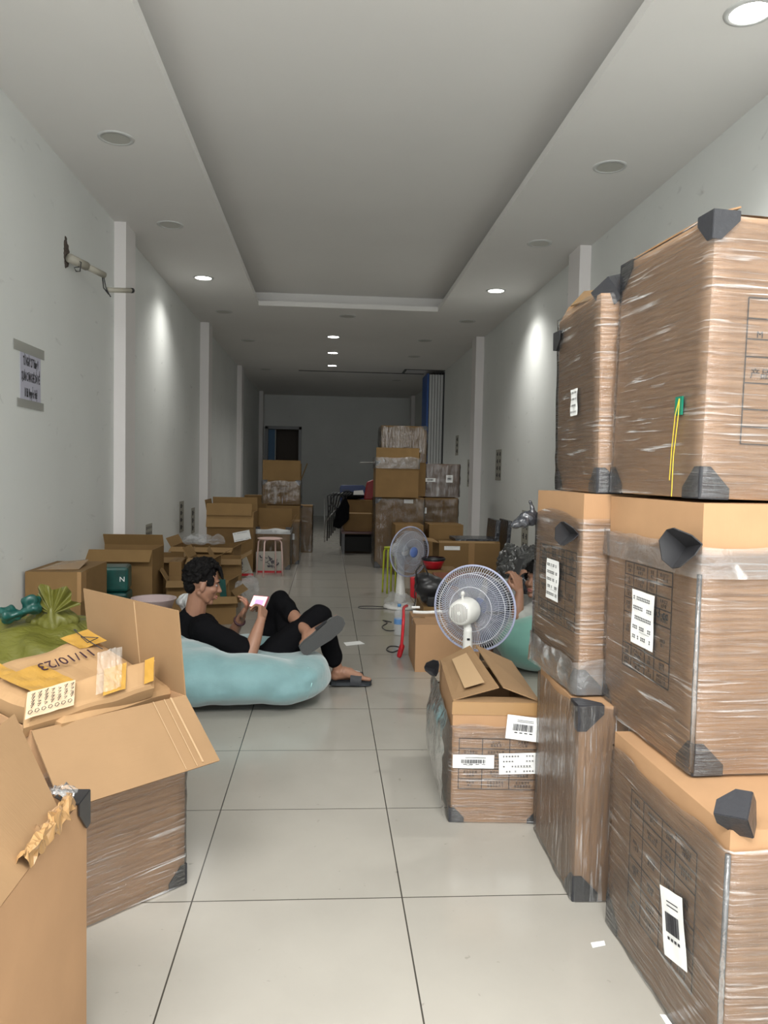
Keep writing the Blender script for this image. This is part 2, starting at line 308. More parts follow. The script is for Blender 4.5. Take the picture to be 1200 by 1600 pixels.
# ------------------------------------------------------------------ cartons
def face_M(w, d, h, face, u, v, off=.0015):
    """local matrix on a box face; x runs along the face as seen from outside, y up"""
    if face == 'F': return basis((u*w, -off, v*h), (1, 0, 0), (0, 0, 1))
    if face == 'L': return basis((-off, (1-u)*d, v*h), (0, -1, 0), (0, 0, 1))
    if face == 'R': return basis((w+off, u*d, v*h), (0, 1, 0), (0, 0, 1))
    if face == 'T': return basis((u*w, v*d, h+off), (1, 0, 0), (0, 1, 0))
def ink_table(t, w, d, h, face, u0, v0, u1, v1, rows, cols, name='printed_table', txt=True, bold=1., extra=None):
    fw = w if face == 'F' else d; m_ = MB(); M = face_M(w, d, h, face, 0, 0, .0042)
    X0, X1, Y0, Y1 = u0*fw, u1*fw, v0*h, v1*h; lw = .0014*bold
    ys = [Y0+(Y1-Y0)*r for r in rows]; xs = [X0+(X1-X0)*c for c in cols]
    for y in ys: m_.box((X0, y-lw, -.0003), (X1, y+lw, .0003), M)
    for x in xs: m_.box((x-lw, Y0, -.0003), (x+lw, Y1, .0003), M)
    if txt:
        rd = random.Random(int(u0*1000)+len(rows))
        for j in range(len(ys)-1):
            for i in range(len(xs)-1):
                if rd.random() < .12: continue
                cw = xs[i+1]-xs[i]; hh = abs(ys[j+1]-ys[j])
                n = int(cw*.75/.010); yy = (ys[j]+ys[j+1])/2; s_ = min(.0045, hh*.2)
                nl = 2 if hh > .022 else 1
                for l_ in range(nl):
                    y_ = yy+(l_-(nl-1)/2)*s_*2.6; nn = max(1, int(n*rd.uniform(.45, 1)))
                    for q in range(nn):
                        x = (xs[i]+xs[i+1])/2+(q-(nn-1)/2)*.010
                        for z_ in (-.8, 0, .8): 
                            if rd.random() < .8: m_.box((x-.0034, y_+z_*s_-.0006, -.0003), (x+.0034, y_+z_*s_+.0006, .0003), M)
                        for z_ in (-.002, .002):
                            if rd.random() < .7: m_.box((x+z_-.0006, y_-s_, -.0003), (x+z_+.0006, y_+s_, .0003), M)
    return m_.build(name, INK, t)
def paper_label(t, M, w, h, kind='rows', name='shipping_label', lab=None, seed=1, rows=5):
    """white sticker: M is a matrix in the thing's own space, centred"""
    rd = random.Random(seed)
    n = 10; m_ = MB()
    m_.grid(lambda a, b: M @ Vector(((a-.5)*w, (b-.5)*h, .0022+.0012*math.sin(a*9+seed)*math.sin(b*7))), n, n)
    o = m_.build(name, PAPER, t, label=lab); g = MB()
    def bar(x0, y0, x1, y1): g.box((x0*w, y0*h, .0040), (x1*w, y1*h, .0044), M)
    if kind == 'rows':
        for j in range(rows):
            y = .36-j*.72/(rows-1 if rows > 1 else 1); x = -.4
            while x < .38:
                l_ = .05
                if rd.random() < .8:
                    bar(x, y-.03, x+l_, y-.015); bar(x, y+.015, x+l_, y+.03); bar(x+l_*.4, y-.03, x+l_*.6, y+.035)
                x += l_*1.5
            if j == rows-2: bar(-.1, y-.07, .35, y-.065)
    if kind == 'barcode':
        x = -.3
        while x < .3:
            l_ = rd.choice((.006, .012, .02)); bar(x, -.12, x+l_, .16); x += l_+rd.choice((.008, .014))
        for x in (-.25, -.1, .05, .2): bar(x, -.22, x+.09, -.18)
        for y in (.26, .32): bar(-.2, y, .3, y+.015)
    if g.V: g.build('label_print', INKK, o)
    return o
def flap_poly(w, d, h, side, L_, ang, skew=0, cut=0.):
    """hinged sheet: ang 0 lies closed inward, 90 upright, 180 level outward"""
    a = R(ang); i_, u_ = math.cos(a)*L_, math.sin(a)*L_
    c = cut
    if side == 'F': return [(0, 0, h), (w, 0, h), (w-c+skew, i_, h+u_), (c+skew, i_, h+u_)]
    if side == 'B': return [(w, d, h), (0, d, h), (c+skew, d-i_, h+u_), (w-c+skew, d-i_, h+u_)]
    if side == 'L': return [(0, d, h), (0, 0, h), (i_, c+skew, h+u_), (i_, d-c+skew, h+u_)]
    if side == 'R': return [(w, 0, h), (w, d, h), (w-i_, d-c+skew, h+u_), (w-i_, c+skew, h+u_)]
def film_shell(t, w, d, h, z0, z1, mat=None, amp=.004, off=.0075, seed=0, name='stretch_film', lip=.012, sides='FRBL', top=False):
    pts = []; r = .012; ns = 14
    def edge(a, b):
        for i in range(ns): k_ = i/ns; pts.append((a[0]+(b[0]-a[0])*k_, a[1]+(b[1]-a[1])*k_))
    o_ = off; c = [(-o_, -o_), (w+o_, -o_), (w+o_, d+o_), (-o_, d+o_)]
    cr = [[(c[0][0]+r, c[0][1]), (c[1][0]-r, c[1][1])], [(c[1][0], c[1][1]+r), (c[2][0], c[2][1]-r)], [(c[2][0]-r, c[2][1]), (c[3][0]+r, c[3][1])], [(c[3][0], c[3][1]-r), (c[0][0], c[0][1]+r)]]
    for a, b in cr: edge(a, b); pts.append(b)
    n = len(pts); nz = max(6, int((z1-z0)/.035)); vs = []
    for j in range(nz+1):
        for i, (x, y) in enumerate(pts):
            z = z0+(z1-z0)*j/nz
            nn = noise.noise(Vector((x*9+seed, y*9, z*22)))*amp+noise.noise(Vector((x*25+seed, y*25, z*5)))*amp*.5
            nx, ny = (x-w/2)/w*2, (y-d/2)/d*2; l_ = max(abs(nx), abs(ny)); sx = (nx if abs(nx) == l_ else nx*.3); sy = (ny if abs(ny) == l_ else ny*.3)
            if j == nz: z += noise.noise(Vector((x*6+seed, y*6, 3)))*lip*2
            vs.append((x+sx*(nn+amp*.6), y+sy*(nn+amp*.6), max(z, .0015)))
    fs = [(j*n+i, j*n+(i+1) % n, (j+1)*n+(i+1) % n, (j+1)*n+i) for j in range(nz) for i in range(n)]
    m_ = MB().add(vs, fs)
    if top: m_.grid(lambda a, b: (a*w, b*d, h+.004+abs(noise.noise(Vector((a*9+seed, b*9, 1))))*.008), 12, 12)
    return m_.build(name, mat or FILM, t, smooth=True)
def corner_cap(t, w, d, h, i, j, k_, s=.075, mat=None, off=.005, name='corner_protector'):
    """black plastic corner piece sitting over a box corner"""
    cx, cy, cz = (w+off if i else -off), (d+off if j else -off), (h+off*.6 if k_ else -.0)
    dx, dy, dz = (-1 if i else 1), (-1 if j else 1), (-1 if k_ else 1)
    P = lambda a, b, c: Vector((cx+dx*a, cy+dy*b, cz+dz*c)); q = s*.55; m_ = MB()
    for f_ in (lambda a, b: P(a, b, 0), lambda a, b: P(a, 0, b), lambda a, b: P(0, a, b)):
        m_.slab([f_(0, 0), f_(s, 0), f_(s, q*.6), f_(q*.6, s), f_(0, s)], .003)
    return m_.build(name, mat or PLG, t)
def loose_cap(t, M, s=.085, mat=None, name='corner_protector'):
    m_ = MB(); q = s*.5
    for f_ in (lambda a, b: Vector((a, b, 0)), lambda a, b: Vector((a, 0, b)), lambda a, b: Vector((0, a, b))):
        m_.slab([M @ f_(0, 0), M @ f_(s, 0), M @ f_(s, q), M @ f_(q, s), M @ f_(0, s)], .003)
    return m_.build(name, mat or PLB, t)
def cup(t, ctr, D, roll=0., s=.085, mat=None, concave=True, name='corner_protector'):
    D = Vector(D).normalized(); a = D.orthogonal().normalized(); b = D.cross(a); ax = []
    for k_ in range(3):
        q = roll+2*math.pi*k_/3; ax.append((D*(.577 if concave else -.577)+(a*math.cos(q)+b*math.sin(q))*.8165).normalized())
    O = Vector(ctr)-D*(.577*s*.6 if concave else -.577*s*.6); m_ = MB(); q_ = s*.5
    for i in range(3):
        u, v = ax[i], ax[(i+1) % 3]; m_.slab([O, O+u*s, O+u*s+v*q_, O+u*q_+v*s, O+v*s], .003)
    return m_.build(name, mat or PLB, t)
def tape_top(t, w, d, h, along='y', pw=.05, mat=None, dz=.0012):
    m_ = MB(); o = .0015
    if along == 'y':
        m_.box((w/2-pw/2, -o, h), (w/2+pw/2, d+o, h+dz)); m_.box((w/2-pw/2, -o, h-.07), (w/2+pw/2, 0, h+dz)); m_.box((w/2-pw/2, d, h-.07), (w/2+pw/2, d+o, h+dz))
    else:
        m_.box((-o, d/2-pw/2, h), (w+o, d/2+pw/2, h+dz)); m_.box((-o, d/2-pw/2, h-.07), (0, d/2+pw/2, h+dz)); m_.box((w, d/2-pw/2, h-.07), (w+o, d/2+pw/2, h+dz))
    return m_.build('packing_tape', mat or TAPE, t)
def carton(label, loc, rz, dims, tilt=(0, 0), group=None, opened=False, flaps=None, mats=(CB, CBI), name='cardboard_box', tape=None, th=.005, seed=0, dent=0.):
    w, d, h = dims; t = thing(name, label, 'box', loc, R(rz), group, (R(tilt[0]), R(tilt[1])))
    m_ = MB()
    if not opened:
        rd = random.Random(seed); N_ = 8
        def pt(a, b, c):
            p = Vector((a*w, b*d, c*h)); bul = .0035*(1 if dent == 0 else dent)
            f = lambda q: math.sin(math.pi*q)
            p += Vector(((a-.5)*2*bul*f(b)*f(c) if a in (0, 1) else 0, (b-.5)*2*bul*f(a)*f(c) if b in (0, 1) else 0, bul*.6*f(a)*f(b)*(1 if c == 1 else 0)))
            return p
        for fn in (lambda a, b: pt(a, 0, b), lambda a, b: pt(1, a, b), lambda a, b: pt(1-a, 1, b), lambda a, b: pt(0, 1-a, b), lambda a, b: pt(a, b, 1), lambda a, b: pt(a, 1-b, 0)): m_.grid(fn, N_, N_)
        m_.build('carton_body', mats[0], t)
        MB().box((w/2-.0012, .002, h+.004), (w/2+.0012, d-.002, h+.0055)).build('lid_seam', mats[1], t)
    else:
        for a in (((0, 0, 0), (w, th, h)), ((0, d-th, 0), (w, d, h)), ((0, th, 0), (th, d-th, h)), ((w-th, th, 0), (w, d-th, h)), ((th, th, 0), (w-th, d-th, th))): m_.box(*a)
        m_.build('carton_body', mats[0], t)
    for (side, L_, ang, *o) in (flaps or []):
        f = MB().slab(flap_poly(w, d, h, side, L_, ang, *(o or [])), th*.8)
        f.build('flap', mats[1], t)
    if tape: tape_top(t, w, d, h, tape)
    return t
ROWS = [0, .12, .24, .42, .60, .72, .86, 1]
# --- the two tall stacks on the right
def bigbox(label, loc, rz, dims, tilt=(0, 0), prot=((0, 0, 0),), film=(0, 1.), fmat=None, top=False, seed=0, tape='y', group='film-wrapped cartons in the tall right stacks', amp=.004):
    t = carton(label, loc, rz, dims, tilt, group, tape=tape, seed=seed)
    w, d, h = dims
    film_shell(t, w, d, h, film[0]*h+.002, film[1]*h, fmat, seed=seed*7.3, top=top, amp=amp)
    for p in prot: corner_cap(t, w, d, h, *p)
    return t
A1 = (.65, .59, .535); a1 = bigbox('large film-wrapped carton standing on the floor at the bottom right corner', (.808, 1.457, 0), 1.2, A1, prot=((0, 1, 0), (0, 0, 0)), film=(0, .93), seed=1)
ink_table(a1, *A1, 'L', .22, .22, .80, .80, [0, .14, .28, .45, .7, .85, 1], [0, .22, .52, .72, 1])
ink_table(a1, *A1, 'F', .16, .18, .9, .66, ROWS, [0, .25, .6, .8, 1])
paper_label(a1, basis((-.0125, .19, .225), (0, -1, .25), (0, .25, 1)), .11, .15, 'barcode', lab='white barcode label')
MB().tube([(-.007, -.006, .02), (-.009, -.008, .25), (-.007, -.007, .49)], .006, 8).build('film_fold', FILML, a1, smooth=True)
cup(a1, (.012, -.02, .572), (-.15, -1, .15), 1.3, .062, PLG, False)
A2 = (.62, .523, .632); a2 = bigbox('film-wrapped carton with printed table and 63 written on it, middle of the nearest stack', (.858, 1.722, .5415), 2.5, A2, prot=((0, 0, 0), (0, 1, 0)), film=(0, .84), seed=2)
ink_table(a2, *A2, 'L', .24, .26, .76, .72, [0, .11, .22, .52, .66, .77, .88, 1], [0, .2, .5, .7, 1], bold=1.2)
paper_label(a2, basis((-.0125, .26, .315), (0, -1, 0), (0, 0, 1)), .13, .145, 'rows', rows=5, lab='white square sticker')
text('63 cc', .035, INKK, face_M(*A2, 'L', .66, .545, .0048), a2, 'handwriting', world=False)
cup(a2, (-.032, .028, .528), (-.75, -.6, .05), .9, .064)
film_shell(a2, *A2, .46, .535, FILML, amp=.008, off=.010, seed=31, name='film_band')
MB().tube([(-.008, -.007, .01), (-.009, -.009, .2), (-.008, -.008, .47)], .006, 8).build('film_fold', FILML, a2, smooth=True)
A3 = (.66, .47, .655); a3 = bigbox('topmost film-wrapped carton of the nearest stack with a green tag on its side', (.871, 1.77, 1.184), 4.5, A3, (0, 1.0), prot=((0, 0, 0), (0, 1, 0), (0, 1, 1)), film=(0, 1.), seed=3, top=True)
ink_table(a3, *A3, 'F', .14, .2, .95, .72, ROWS, [0, .2, .5, .8, 1], txt=False)
corner_cap(a3, *A3, 0, 0, 1, .066, PLG, .012)
text('产品', .026, INK, face_M(*A3, 'F', .20, .45, .0048), a3, 'print', world=False); text('M', .022, INK, face_M(*A3, 'F', .19, .59, .0048), a3, 'print', world=False)
g = MB(); g.box((-.0135, .08, .20), (-.0095, .112, .245)); tg = g.build('green_tag', nmat('tag_green', (.0, .15, .09), .4), a3, label='small green tag on yellow string')
MB().tube([(-.014, .092, .24), (-.017, .087, .2), (-.014, .105, .1), (-.016, .10, .0)], .0012, 5).tube([(-.014, .092, .24), (-.018, .100, .2), (-.014, .115, .12), (-.014, .118, .04)], .0012, 5).build('string', nmat('yellow_string', (.55, .42, .03), .5), tg)
MB().slab([(0, .02, A3[2]+.006), (0, .45, A3[2]+.006), (.10, .43, A3[2]+.035), (.10, .06, A3[2]+.045)], .004).build('flap', CB, a3)
B1 = (.5, .45, .572); b1 = bigbox('film-wrapped carton on the floor at the bottom of the farther stack, beside the fan box', (.731, 2.155, 0), -1.4, B1, prot=((0, 0, 0), (0, 0, 1)), film=(0, .99), seed=4, fmat=FILMV)
ink_table(b1, *B1, 'F', .34, .35, .9, .78, [0, .15, .3, .55, .7, .85, 1], [0, .3, 1], txt=False)
B2 = (.5, .43, .60); b2 = bigbox('middle carton of the farther stack with printed table and black corner piece', (.756, 2.252, .578), 2.7, B2, prot=((0, 0, 0),), film=(0, .88), seed=5)
ink_table(b2, *B2, 'L', .12, .30, .92, .70, [0, .11, .22, .6, .7, .8, .9, 1], [0, .27, .55, .75, 1])
paper_label(b2, basis((-.0125, .215, .315), (0, -1, 0), (0, 0, 1)), .12, .13, 'rows', rows=5, seed=5)
cup(b2, (-.028, .045, .478), (-.7, -.6, .05), .7, .050)
cup(b2, (.155, -.030, .475), (-.2, -.9, .2), .4, .055, PLG)
m_ = MB(); m_.ell((-.035, .43, .50), (.035, .02, .028)); m_.capsule((-.01, .43, .515), (-.028, .432, .56), .009, .006); m_.capsule((-.05, .43, .49), (-.085, .43, .475), .026, .012)
remesh(m_.build('wrapped_corner_protector', BFILM, b2), .004, 3, lambda p: noise.noise(p*60)*.004)
film_shell(b2, *B2, .002, .10, FILML, amp=.008, off=.012, seed=12, name='film_band')
B3 = (.46, .45, .585); b3 = bigbox('topmost film-wrapped carton of the farther stack with a torn open lid', (.800, 2.262, 1.1815), -1.5, B3, (0, -1.0), prot=((0, 0, 0), (0, 1, 0)), film=(0, 1.), seed=6, tape=None)
paper_label(b3, basis((-.0125, .21, .285), (0, -1, 0), (0, 0, 1)), .075, .085, 'rows', rows=4, seed=8)
MB().slab([(.004, .0, B3[2]-.002), (.004, .45, B3[2]-.002), (.03, .44, B3[2]+.05), (.02, .10, B3[2]+.018)], .004).build('flap', CB, b3)
MB().slab([(.01, .14, B3[2]+.01), (.01, .35, B3[2]+.035), (.05, .33, B3[2]+.08), (.05, .10, B3[2]+.035)], .004).build('packing_tape', TAPE, b3)
cup(b3, (.03, .01, B3[2]+.03), (-.45, -.6, .55), 1.2, .075, PLG, False)
MB().box((.07, .0, B3[2]+.004), (.14, .2, B3[2]+.05)).build('carton_piece', CB, b3)
loose_cap(b3, basis((-.022, B3[1]-.005, B3[2]-.04), (0, 0, -1), (.9, .1, 0)), .06, PLB)
# --- small carton with the fan behind it
CC = (.305, .60, .43); c = carton('half-open film-wrapped carton with white labels in front of the fan', (.453, 2.676, 0), -3.8, CC, opened=True, seed=9,
    flaps=[('F', .05, 4), ('B', .12, 2)], group=None)
film_shell(c, *CC, .002, .345, FILM, seed=77, amp=.006, off=.006, lip=.02)
fl = MB().slab([(0, .58, .435), (0, .01, .432), (.165, .03, .475), (.125, .58, .50)], .004); fo = fl.build('flap', CBI, c)
fq = [Vector(v) for v in ((0, .01, .432), (.165, .03, .475), (.125, .58, .50), (0, .58, .435))]
bl = lambda a, b: fq[0]*(1-a)*(1-b)+fq[1]*a*(1-b)+fq[2]*a*b+fq[3]*(1-a)*b+Vector((-.001, -.0, .0042+.016*a*(1-a)*4*b*(1-b)*0+.0085))
MB().grid(lambda a, b: bl(.30+.45*a, .10+.72*b), 6, 6).build('paper_patch', nmat('kraft_patch', (.43, .29, .16), .6), fo)
MB().slab([(.305, .01, .434), (.305, .59, .434), (.145, .58, .505), (.178, .02, .478)], .004).build('flap', CBI, c)
MB().box((-.003, .0, .385), (.308, -.003, .43)).build('packing_tape', TAPE, c)
paper_label(c, basis((.075, -.011, .222), (1, 0, .0), (0, 0, 1)), .145, .048, 'barcode', lab='long white barcode strip')
paper_label(c, basis((.232, -.013, .218), (1, 0, .04), (0, 0, 1)), .135, .075, 'rows', rows=4, seed=4, lab='white printed sticker')
paper_label(c, basis((.245, -.016, .345), (1, -.1, -.08), (.15, 0, 1)), .115, .085, 'barcode', seed=9, lab='tilted barcode label')
ink_table(c, *CC, 'F', .08, .28, .98, .70, [0, .2, .4, .6, .8, 1], [0, .3, .65, 1])
corner_cap(c, *CC, 0, 0, 0, .052); corner_cap(c, *CC, 1, 0, 0, .04)
sh = MB().grid(lambda a, b: Vector((-.02-.045*math.sin(a*2.4+.3)*math.sin(b*3.0)-.012*noise.noise(Vector((a*6, b*7, 0))), .01+a*.62, b*.39+.004)), 18, 16)
sh.build('loose_film', FILML, c, smooth=True)
cup(c, (-.035, .50, .42), (-.3, -.9, .4), 1.2, .045)
# --- carton beside the standing fan
D = (.40, .46, .295); dbx = carton('plain closed carton on the floor left of the fan, red cord over its edge', (.557, 4.735, 0), -1.1, D, tape='x', mats=(CB, CBI))
# --- open foreground cartons on the left
L1 = (.45, .56, .565); l1 = carton('large open carton with a wide flap hanging toward the aisle, brown parcel inside', (-.728, 1.977, 0), 44, L1, opened=True,
    flaps=[('F', .225, 222), ('R', .255, 84)])
MB().slab([Vector(p)+Vector((0, -.003, .004)) for p in ((.395, 0, .565), (.40, 0, .565), (.40, -.16, .42), (.395, -.16, .42))], .003).build('flap_crease', nmat('crease', (.40, .27, .15), .6), l1)
for cx in (.34, .375):
    MB().slab([Vector(p)+Vector((0, -.003, .004)) for p in ((cx, 0, .565), (cx+.002, 0, .565), (cx+.002, -.165, .416), (cx, -.165, .416))], .002).build('flap_crease', MATS['crease'], l1)
MB().slab([(.4475, .235, .57), (.4475, .239, .57), (.4205, .239, .815), (.4205, .235, .815)], .002).build('flap_crease', MATS['crease'], l1)
corner_cap(l1, *L1, 1, 0, 0, .06)
film_shell(l1, *L1, .002, .45, FILM, seed=55, amp=.004, off=.007)
L2 = (.62, .50, .565); l2 = carton('open carton cut off by the lower left corner of the photo', (-1.10, 1.10, 0), 0, L2, opened=True, flaps=[])
MB().slab([(.62, .0, .567), (.62, .36, .567), (.48, .49, .73), (.48, .0, .73)], .004).build('flap', CBI, l2)
MB().slab([(.617, .04, .5745), (.617, .05, .5745), (.482, .34, .7325), (.482, .33, .7325)], .002).build('flap_crease', nmat('crease', (.40, .27, .15), .6), l2)
corner_cap(l2, *L2, 1, 1, 1, .07, PLB)
for nm, mt, a0, a1, ww, sd_ in (('torn_tape', TAPE, .17, .40, .026, 1), ('torn_cardboard', CBI, .24, .42, .022, 5)):
    MB().grid(lambda a, b: Vector((.632-.006*sd_/3-.022*b+noise.noise(Vector((a*7, b*4, sd_)))*.014, a0+(a1-a0)*a, .575+ww*math.sin(b*3.1)+noise.noise(Vector((a*9, b*5, sd_+3)))*.014)), 22, 9).build(nm, mt, l2)
MB().grid(lambda a, b: Vector((.565+.055*a, .40+.05*b, .590+.012*math.sin(a*3)+noise.noise(Vector((a*9, b*9, 2)))*.012)), 12, 12).build('crumpled_film', FILML, l2)
MB().box((.05, .05, .01), (.55, .44, .40)).build('dark_interior', nmat('dark_interior', (.02, .015, .012), .8), l2)  # near-black block stands in for the shade inside the open carton
# brown paper parcel and long bundle lying in the open carton
def wslab(label, cat, name, P, th, mat, sag=.012, seed=0):
    base = sum((Vector(p) for p in P), Vector())/4; t = thing(name, label, cat, (base.x, base.y, base.z-th))
    P = [Vector(p) for p in P]; n = (P[1]-P[0]).cross(P[3]-P[0]).normalized(); n = n if n.z > 0 else -n
    q = lambda a, b: P[0]*(1-a)*(1-b)+P[1]*a*(1-b)+P[2]*a*b+P[3]*(1-a)*b
    m_ = MB()
    for s in (1, -1):
        def fn(a, b, s=s):
            e = min(1, 8*min(a, 1-a), 8*min(b, 1-b)); e = math.sqrt(max(e, 0)); 
            return q(a, b)+n*(s*th/2*(.55+.45*e)+noise.noise(q(a, b)*11+Vector((seed, 0, s)))*sag*1.3)
        m_.grid(fn, 26, 18)
    nu, nv = 27, 19; k_ = nu*nv; rim = [j*nu for j in range(nv)]+[(nv-1)*nu+i for i in range(1, nu)]+[j*nu+nu-1 for j in range(nv-2, -1, -1)]+[i for i in range(nu-2, 0, -1)]
    for a, b in zip(rim, rim[1:]+rim[:1]): m_.F.append((a, b, b+k_, a+k_))
    return t, m_.build('wrapping', mat, t, smooth=False, world=True), q, n
PP = [p_-Vector((0, 0, .062)) for p_ in (at(138, 976, 2.56), at(280, 1062, 2.38), at(95, 1110, 2.03), at(-62, 1040, 2.25))]
pt_, pw_, q, n = wslab('flat brown paper parcel with 11/10/23 handwritten, inside the open carton', 'parcel', 'brown_paper_parcel', PP, .10, CBK)
def patch(t, q, n, a0, a1, b0, b1, mat, name, off=.053):
    MB().grid(lambda a, b: q(a0+(a1-a0)*a, b0+(b1-b0)*b)+n*(off+noise.noise(q(a0+(a1-a0)*a, b0+(b1-b0)*b)*30)*.004), 12, 12).build(name, mat, t, world=True)
patch(pt_, q, n, .28, .62, .62, .93, YTAPE, 'yellow_tape', .066); patch(pt_, q, n, -.0, .22, .02, .26, YTAPE, 'yellow_tape', .058)
patch(pt_, q, n, .05, .26, .78, .97, YTAPE, 'yellow_tape', .058)
xd = (q(.35, .62)-q(.35, .28)).normalized(); yd = n.cross(xd)
text('11/10/23', .052, nmat('marker_ink', (.03, .01, .02), .5), basis(q(.34, .46)+n*.071, -xd*-1, yd), pt_, 'handwriting', th=.0005)
ci = [q(.16, .14)+n*.068+(q(.3, .2)-q(.2, .2)).normalized()*.05*math.cos(a)+yd*.05*math.sin(a) for a in [i*.35 for i in range(3, 14)]]
MB().tube(ci, .0015, 5).tube([q(.10, .16)+n*.068, q(.18, .07)+n*.068, q(.2, .18)+n*.068], .0015, 5, closed=True).build('handwriting', INKK, pt_, world=True)
BP = [p_-Vector((0, 0, .022)) for p_ in (at(22, 1113, 2.00), at(248, 1052, 2.28), at(250, 1076, 2.26), at(35, 1138, 1.97))]
bt_, bw_, q, n = wslab('long taped brown bundle lying in front of the parcel in the open carton', 'parcel', 'taped_bundle', [BP[0]+Vector((0, .075, .03)), BP[1]+Vector((-.03, .075, .03)), BP[2]+Vector((-.02, 0, .01)), BP[3]+Vector((0, 0, .01))], .065, CBK, .008, 3)
patch(bt_, q, n, .56, .74, .05, .95, YTAPE, 'yellow_tape', .041); patch(bt_, q, n, .90, .98, .08, .92, YTAPE, 'yellow_tape', .036)
patch(bt_, q, n, .0, .34, .15, .98, nmat('label_kraft', (.56, .42, .28), .6), 'written_label', .0415)
hd = MB(); e1 = (q(.3, .5)-q(.1, .5)).normalized(); e2 = (q(.2, .1)-q(.2, .9)).normalized()
rd = random.Random(5)
for j in range(7):
    c0 = q(.03+.046*j, .32)+n*.0485
    for k_ in range(4): p0 = c0+e2*(-.014*k_); hd.tube([p0, p0+e1*.009+e2*rd.uniform(-.004, .008), p0+e1*.002-e2*.008], .0009, 4)
    c0 = q(.03+.046*j, .86)+n*.0485; hd.tube([c0+e1*.006*math.cos(a)+e2*.007*math.sin(a) for a in (0, 1.2, 2.4, 3.6, 4.8)], .0009, 4, closed=True)
hd.build('handwriting', INKK, bt_, world=True)
fb = MB().grid(lambda a, b: q(.50+.2*a, -.1+1.0*b)+n*(.045+.014*abs(noise.noise(Vector((a*5, b*5, 2)))))+Vector((0, 0, .035*max(0, .25-b)*4)), 14, 14)
fb.build('clear_tape', FILMC, bt_, world=True)
# ------------------------------------------------------------------ green sack and the cartons along the left wall
sk = thing('woven_sack', 'bulging olive green woven sack tied at the top, behind the open carton', 'sack', (-1.24, 3.05, 0))
m_ = MB(); m_.ell((-1.28, 3.10, .30), (.46, .36, .34)); m_.ell((-1.02, 3.05, .34), (.22, .28, .31)); m_.ell((-1.42, 3.05, .38), (.28, .30, .30)); m_.ell((-1.0, 3.15, .40), (.18, .2, .25)); m_.ell((-1.2, 3.1, .45), (.36, .24, .21))
o = remesh(m_.build('sack_body', GRN, sk, world=True), .014, 8, lambda p: noise.noise(p*5)*.03-abs(noise.noise(Vector((p.x*5+p.z*4, p.y*6, p.z*7))))*.05+abs(noise.noise(p*Vector((9, 9, 4)).length*.5))*-.02+noise.noise(Vector((p.x*14, p.y*14, p.z*3)))*.012, zmin=0.003)
def fan_(u, v, y0=0.): a = (u-.5)*2.5; r_ = .004+.115*v*(1-.25*abs(math.sin(u*9))); return Vector((-1.035+math.sin(a)*r_, 3.02+y0+.016*math.sin(u*34)*v+.01*v, .665+math.cos(a)*r_*1.05))
m_ = MB(); m_.ell((-1.05, 3.08, .63), (.10, .07, .045)); m_.capsule((-1.04, 3.04, .62), (-1.035, 3.03, .68), .04, .014)
MB().grid(fan_, 60, 8).grid(lambda u, v: fan_(u, v*.8, .022), 60, 8).build('gathered_cloth', GRN, sk, world=True)
remesh(m_.build('tied_neck', GRN, sk, world=True), .005, 2, lambda p: noise.noise(Vector((p.x*45, p.y*45, p.z*8)))*.011)
sx_ = MB(); sx_.ell((-1.17, 2.98, .672), (.045, .04, .028)); sx_.ell((-1.10, 3.0, .70), (.035, .03, .035)); sx_.capsule((-1.17, 2.98, .67), (-1.10, 3.0, .69), .02, .02)
remesh(sx_.build('teal_package', TEALP, sk, world=True), .006, 2, lambda p: noise.noise(p*38)*.020)
k1 = carton('taped brown carton against the left wall behind the green sack', (-1.772, 4.72, 0), 0, (.32, .55, .60), mats=(CBD, CBDI), seed=21)
MB().box((.322, .0, .42), (.324, .10, .601)).box((.30, -.002, .42), (.322, 0, .601)).build('packing_tape', TAPE, k1)
MB().slab([(.05, .05, .604), (.28, .1, .604), (.25, .4, .63), (.1, .35, .62)], .002).build('loose_tape', TAPE, k1)
k2 = carton('wide brown carton with its front flap folded down over teal packs', (-1.80, 6.02, 0), 0, (.48, .42, .60), opened=True, mats=(CBD, CBDI), flaps=[('F', .13, 218), ('B', .10, 60)])
for j in range(3):
    t = thing('teal_pack', ['bottom teal plastic pack under the other two, mostly hidden beside the sack', 'middle teal plastic pack of three piled by the wide carton', 'top teal plastic pack with clear film, under the folded carton flap'][j], 'package', (-1.52, 5.62, .178*j), R(4*j), 'teal packs by the left wall')
    MB().box((-.13, -.12, .001), (.13, .12, .175)).build('pack_body', TEALP, t, bevel=.02)
    MB().box((-.128, -.123, .06), (-.05, -.121, .12)).build('pack_label', PAPER, t)
    text('N', .05, PAPER, basis((.09, -.1225, .09), (1, 0, 0), (0, 0, 1)), t, 'lettering', world=False)
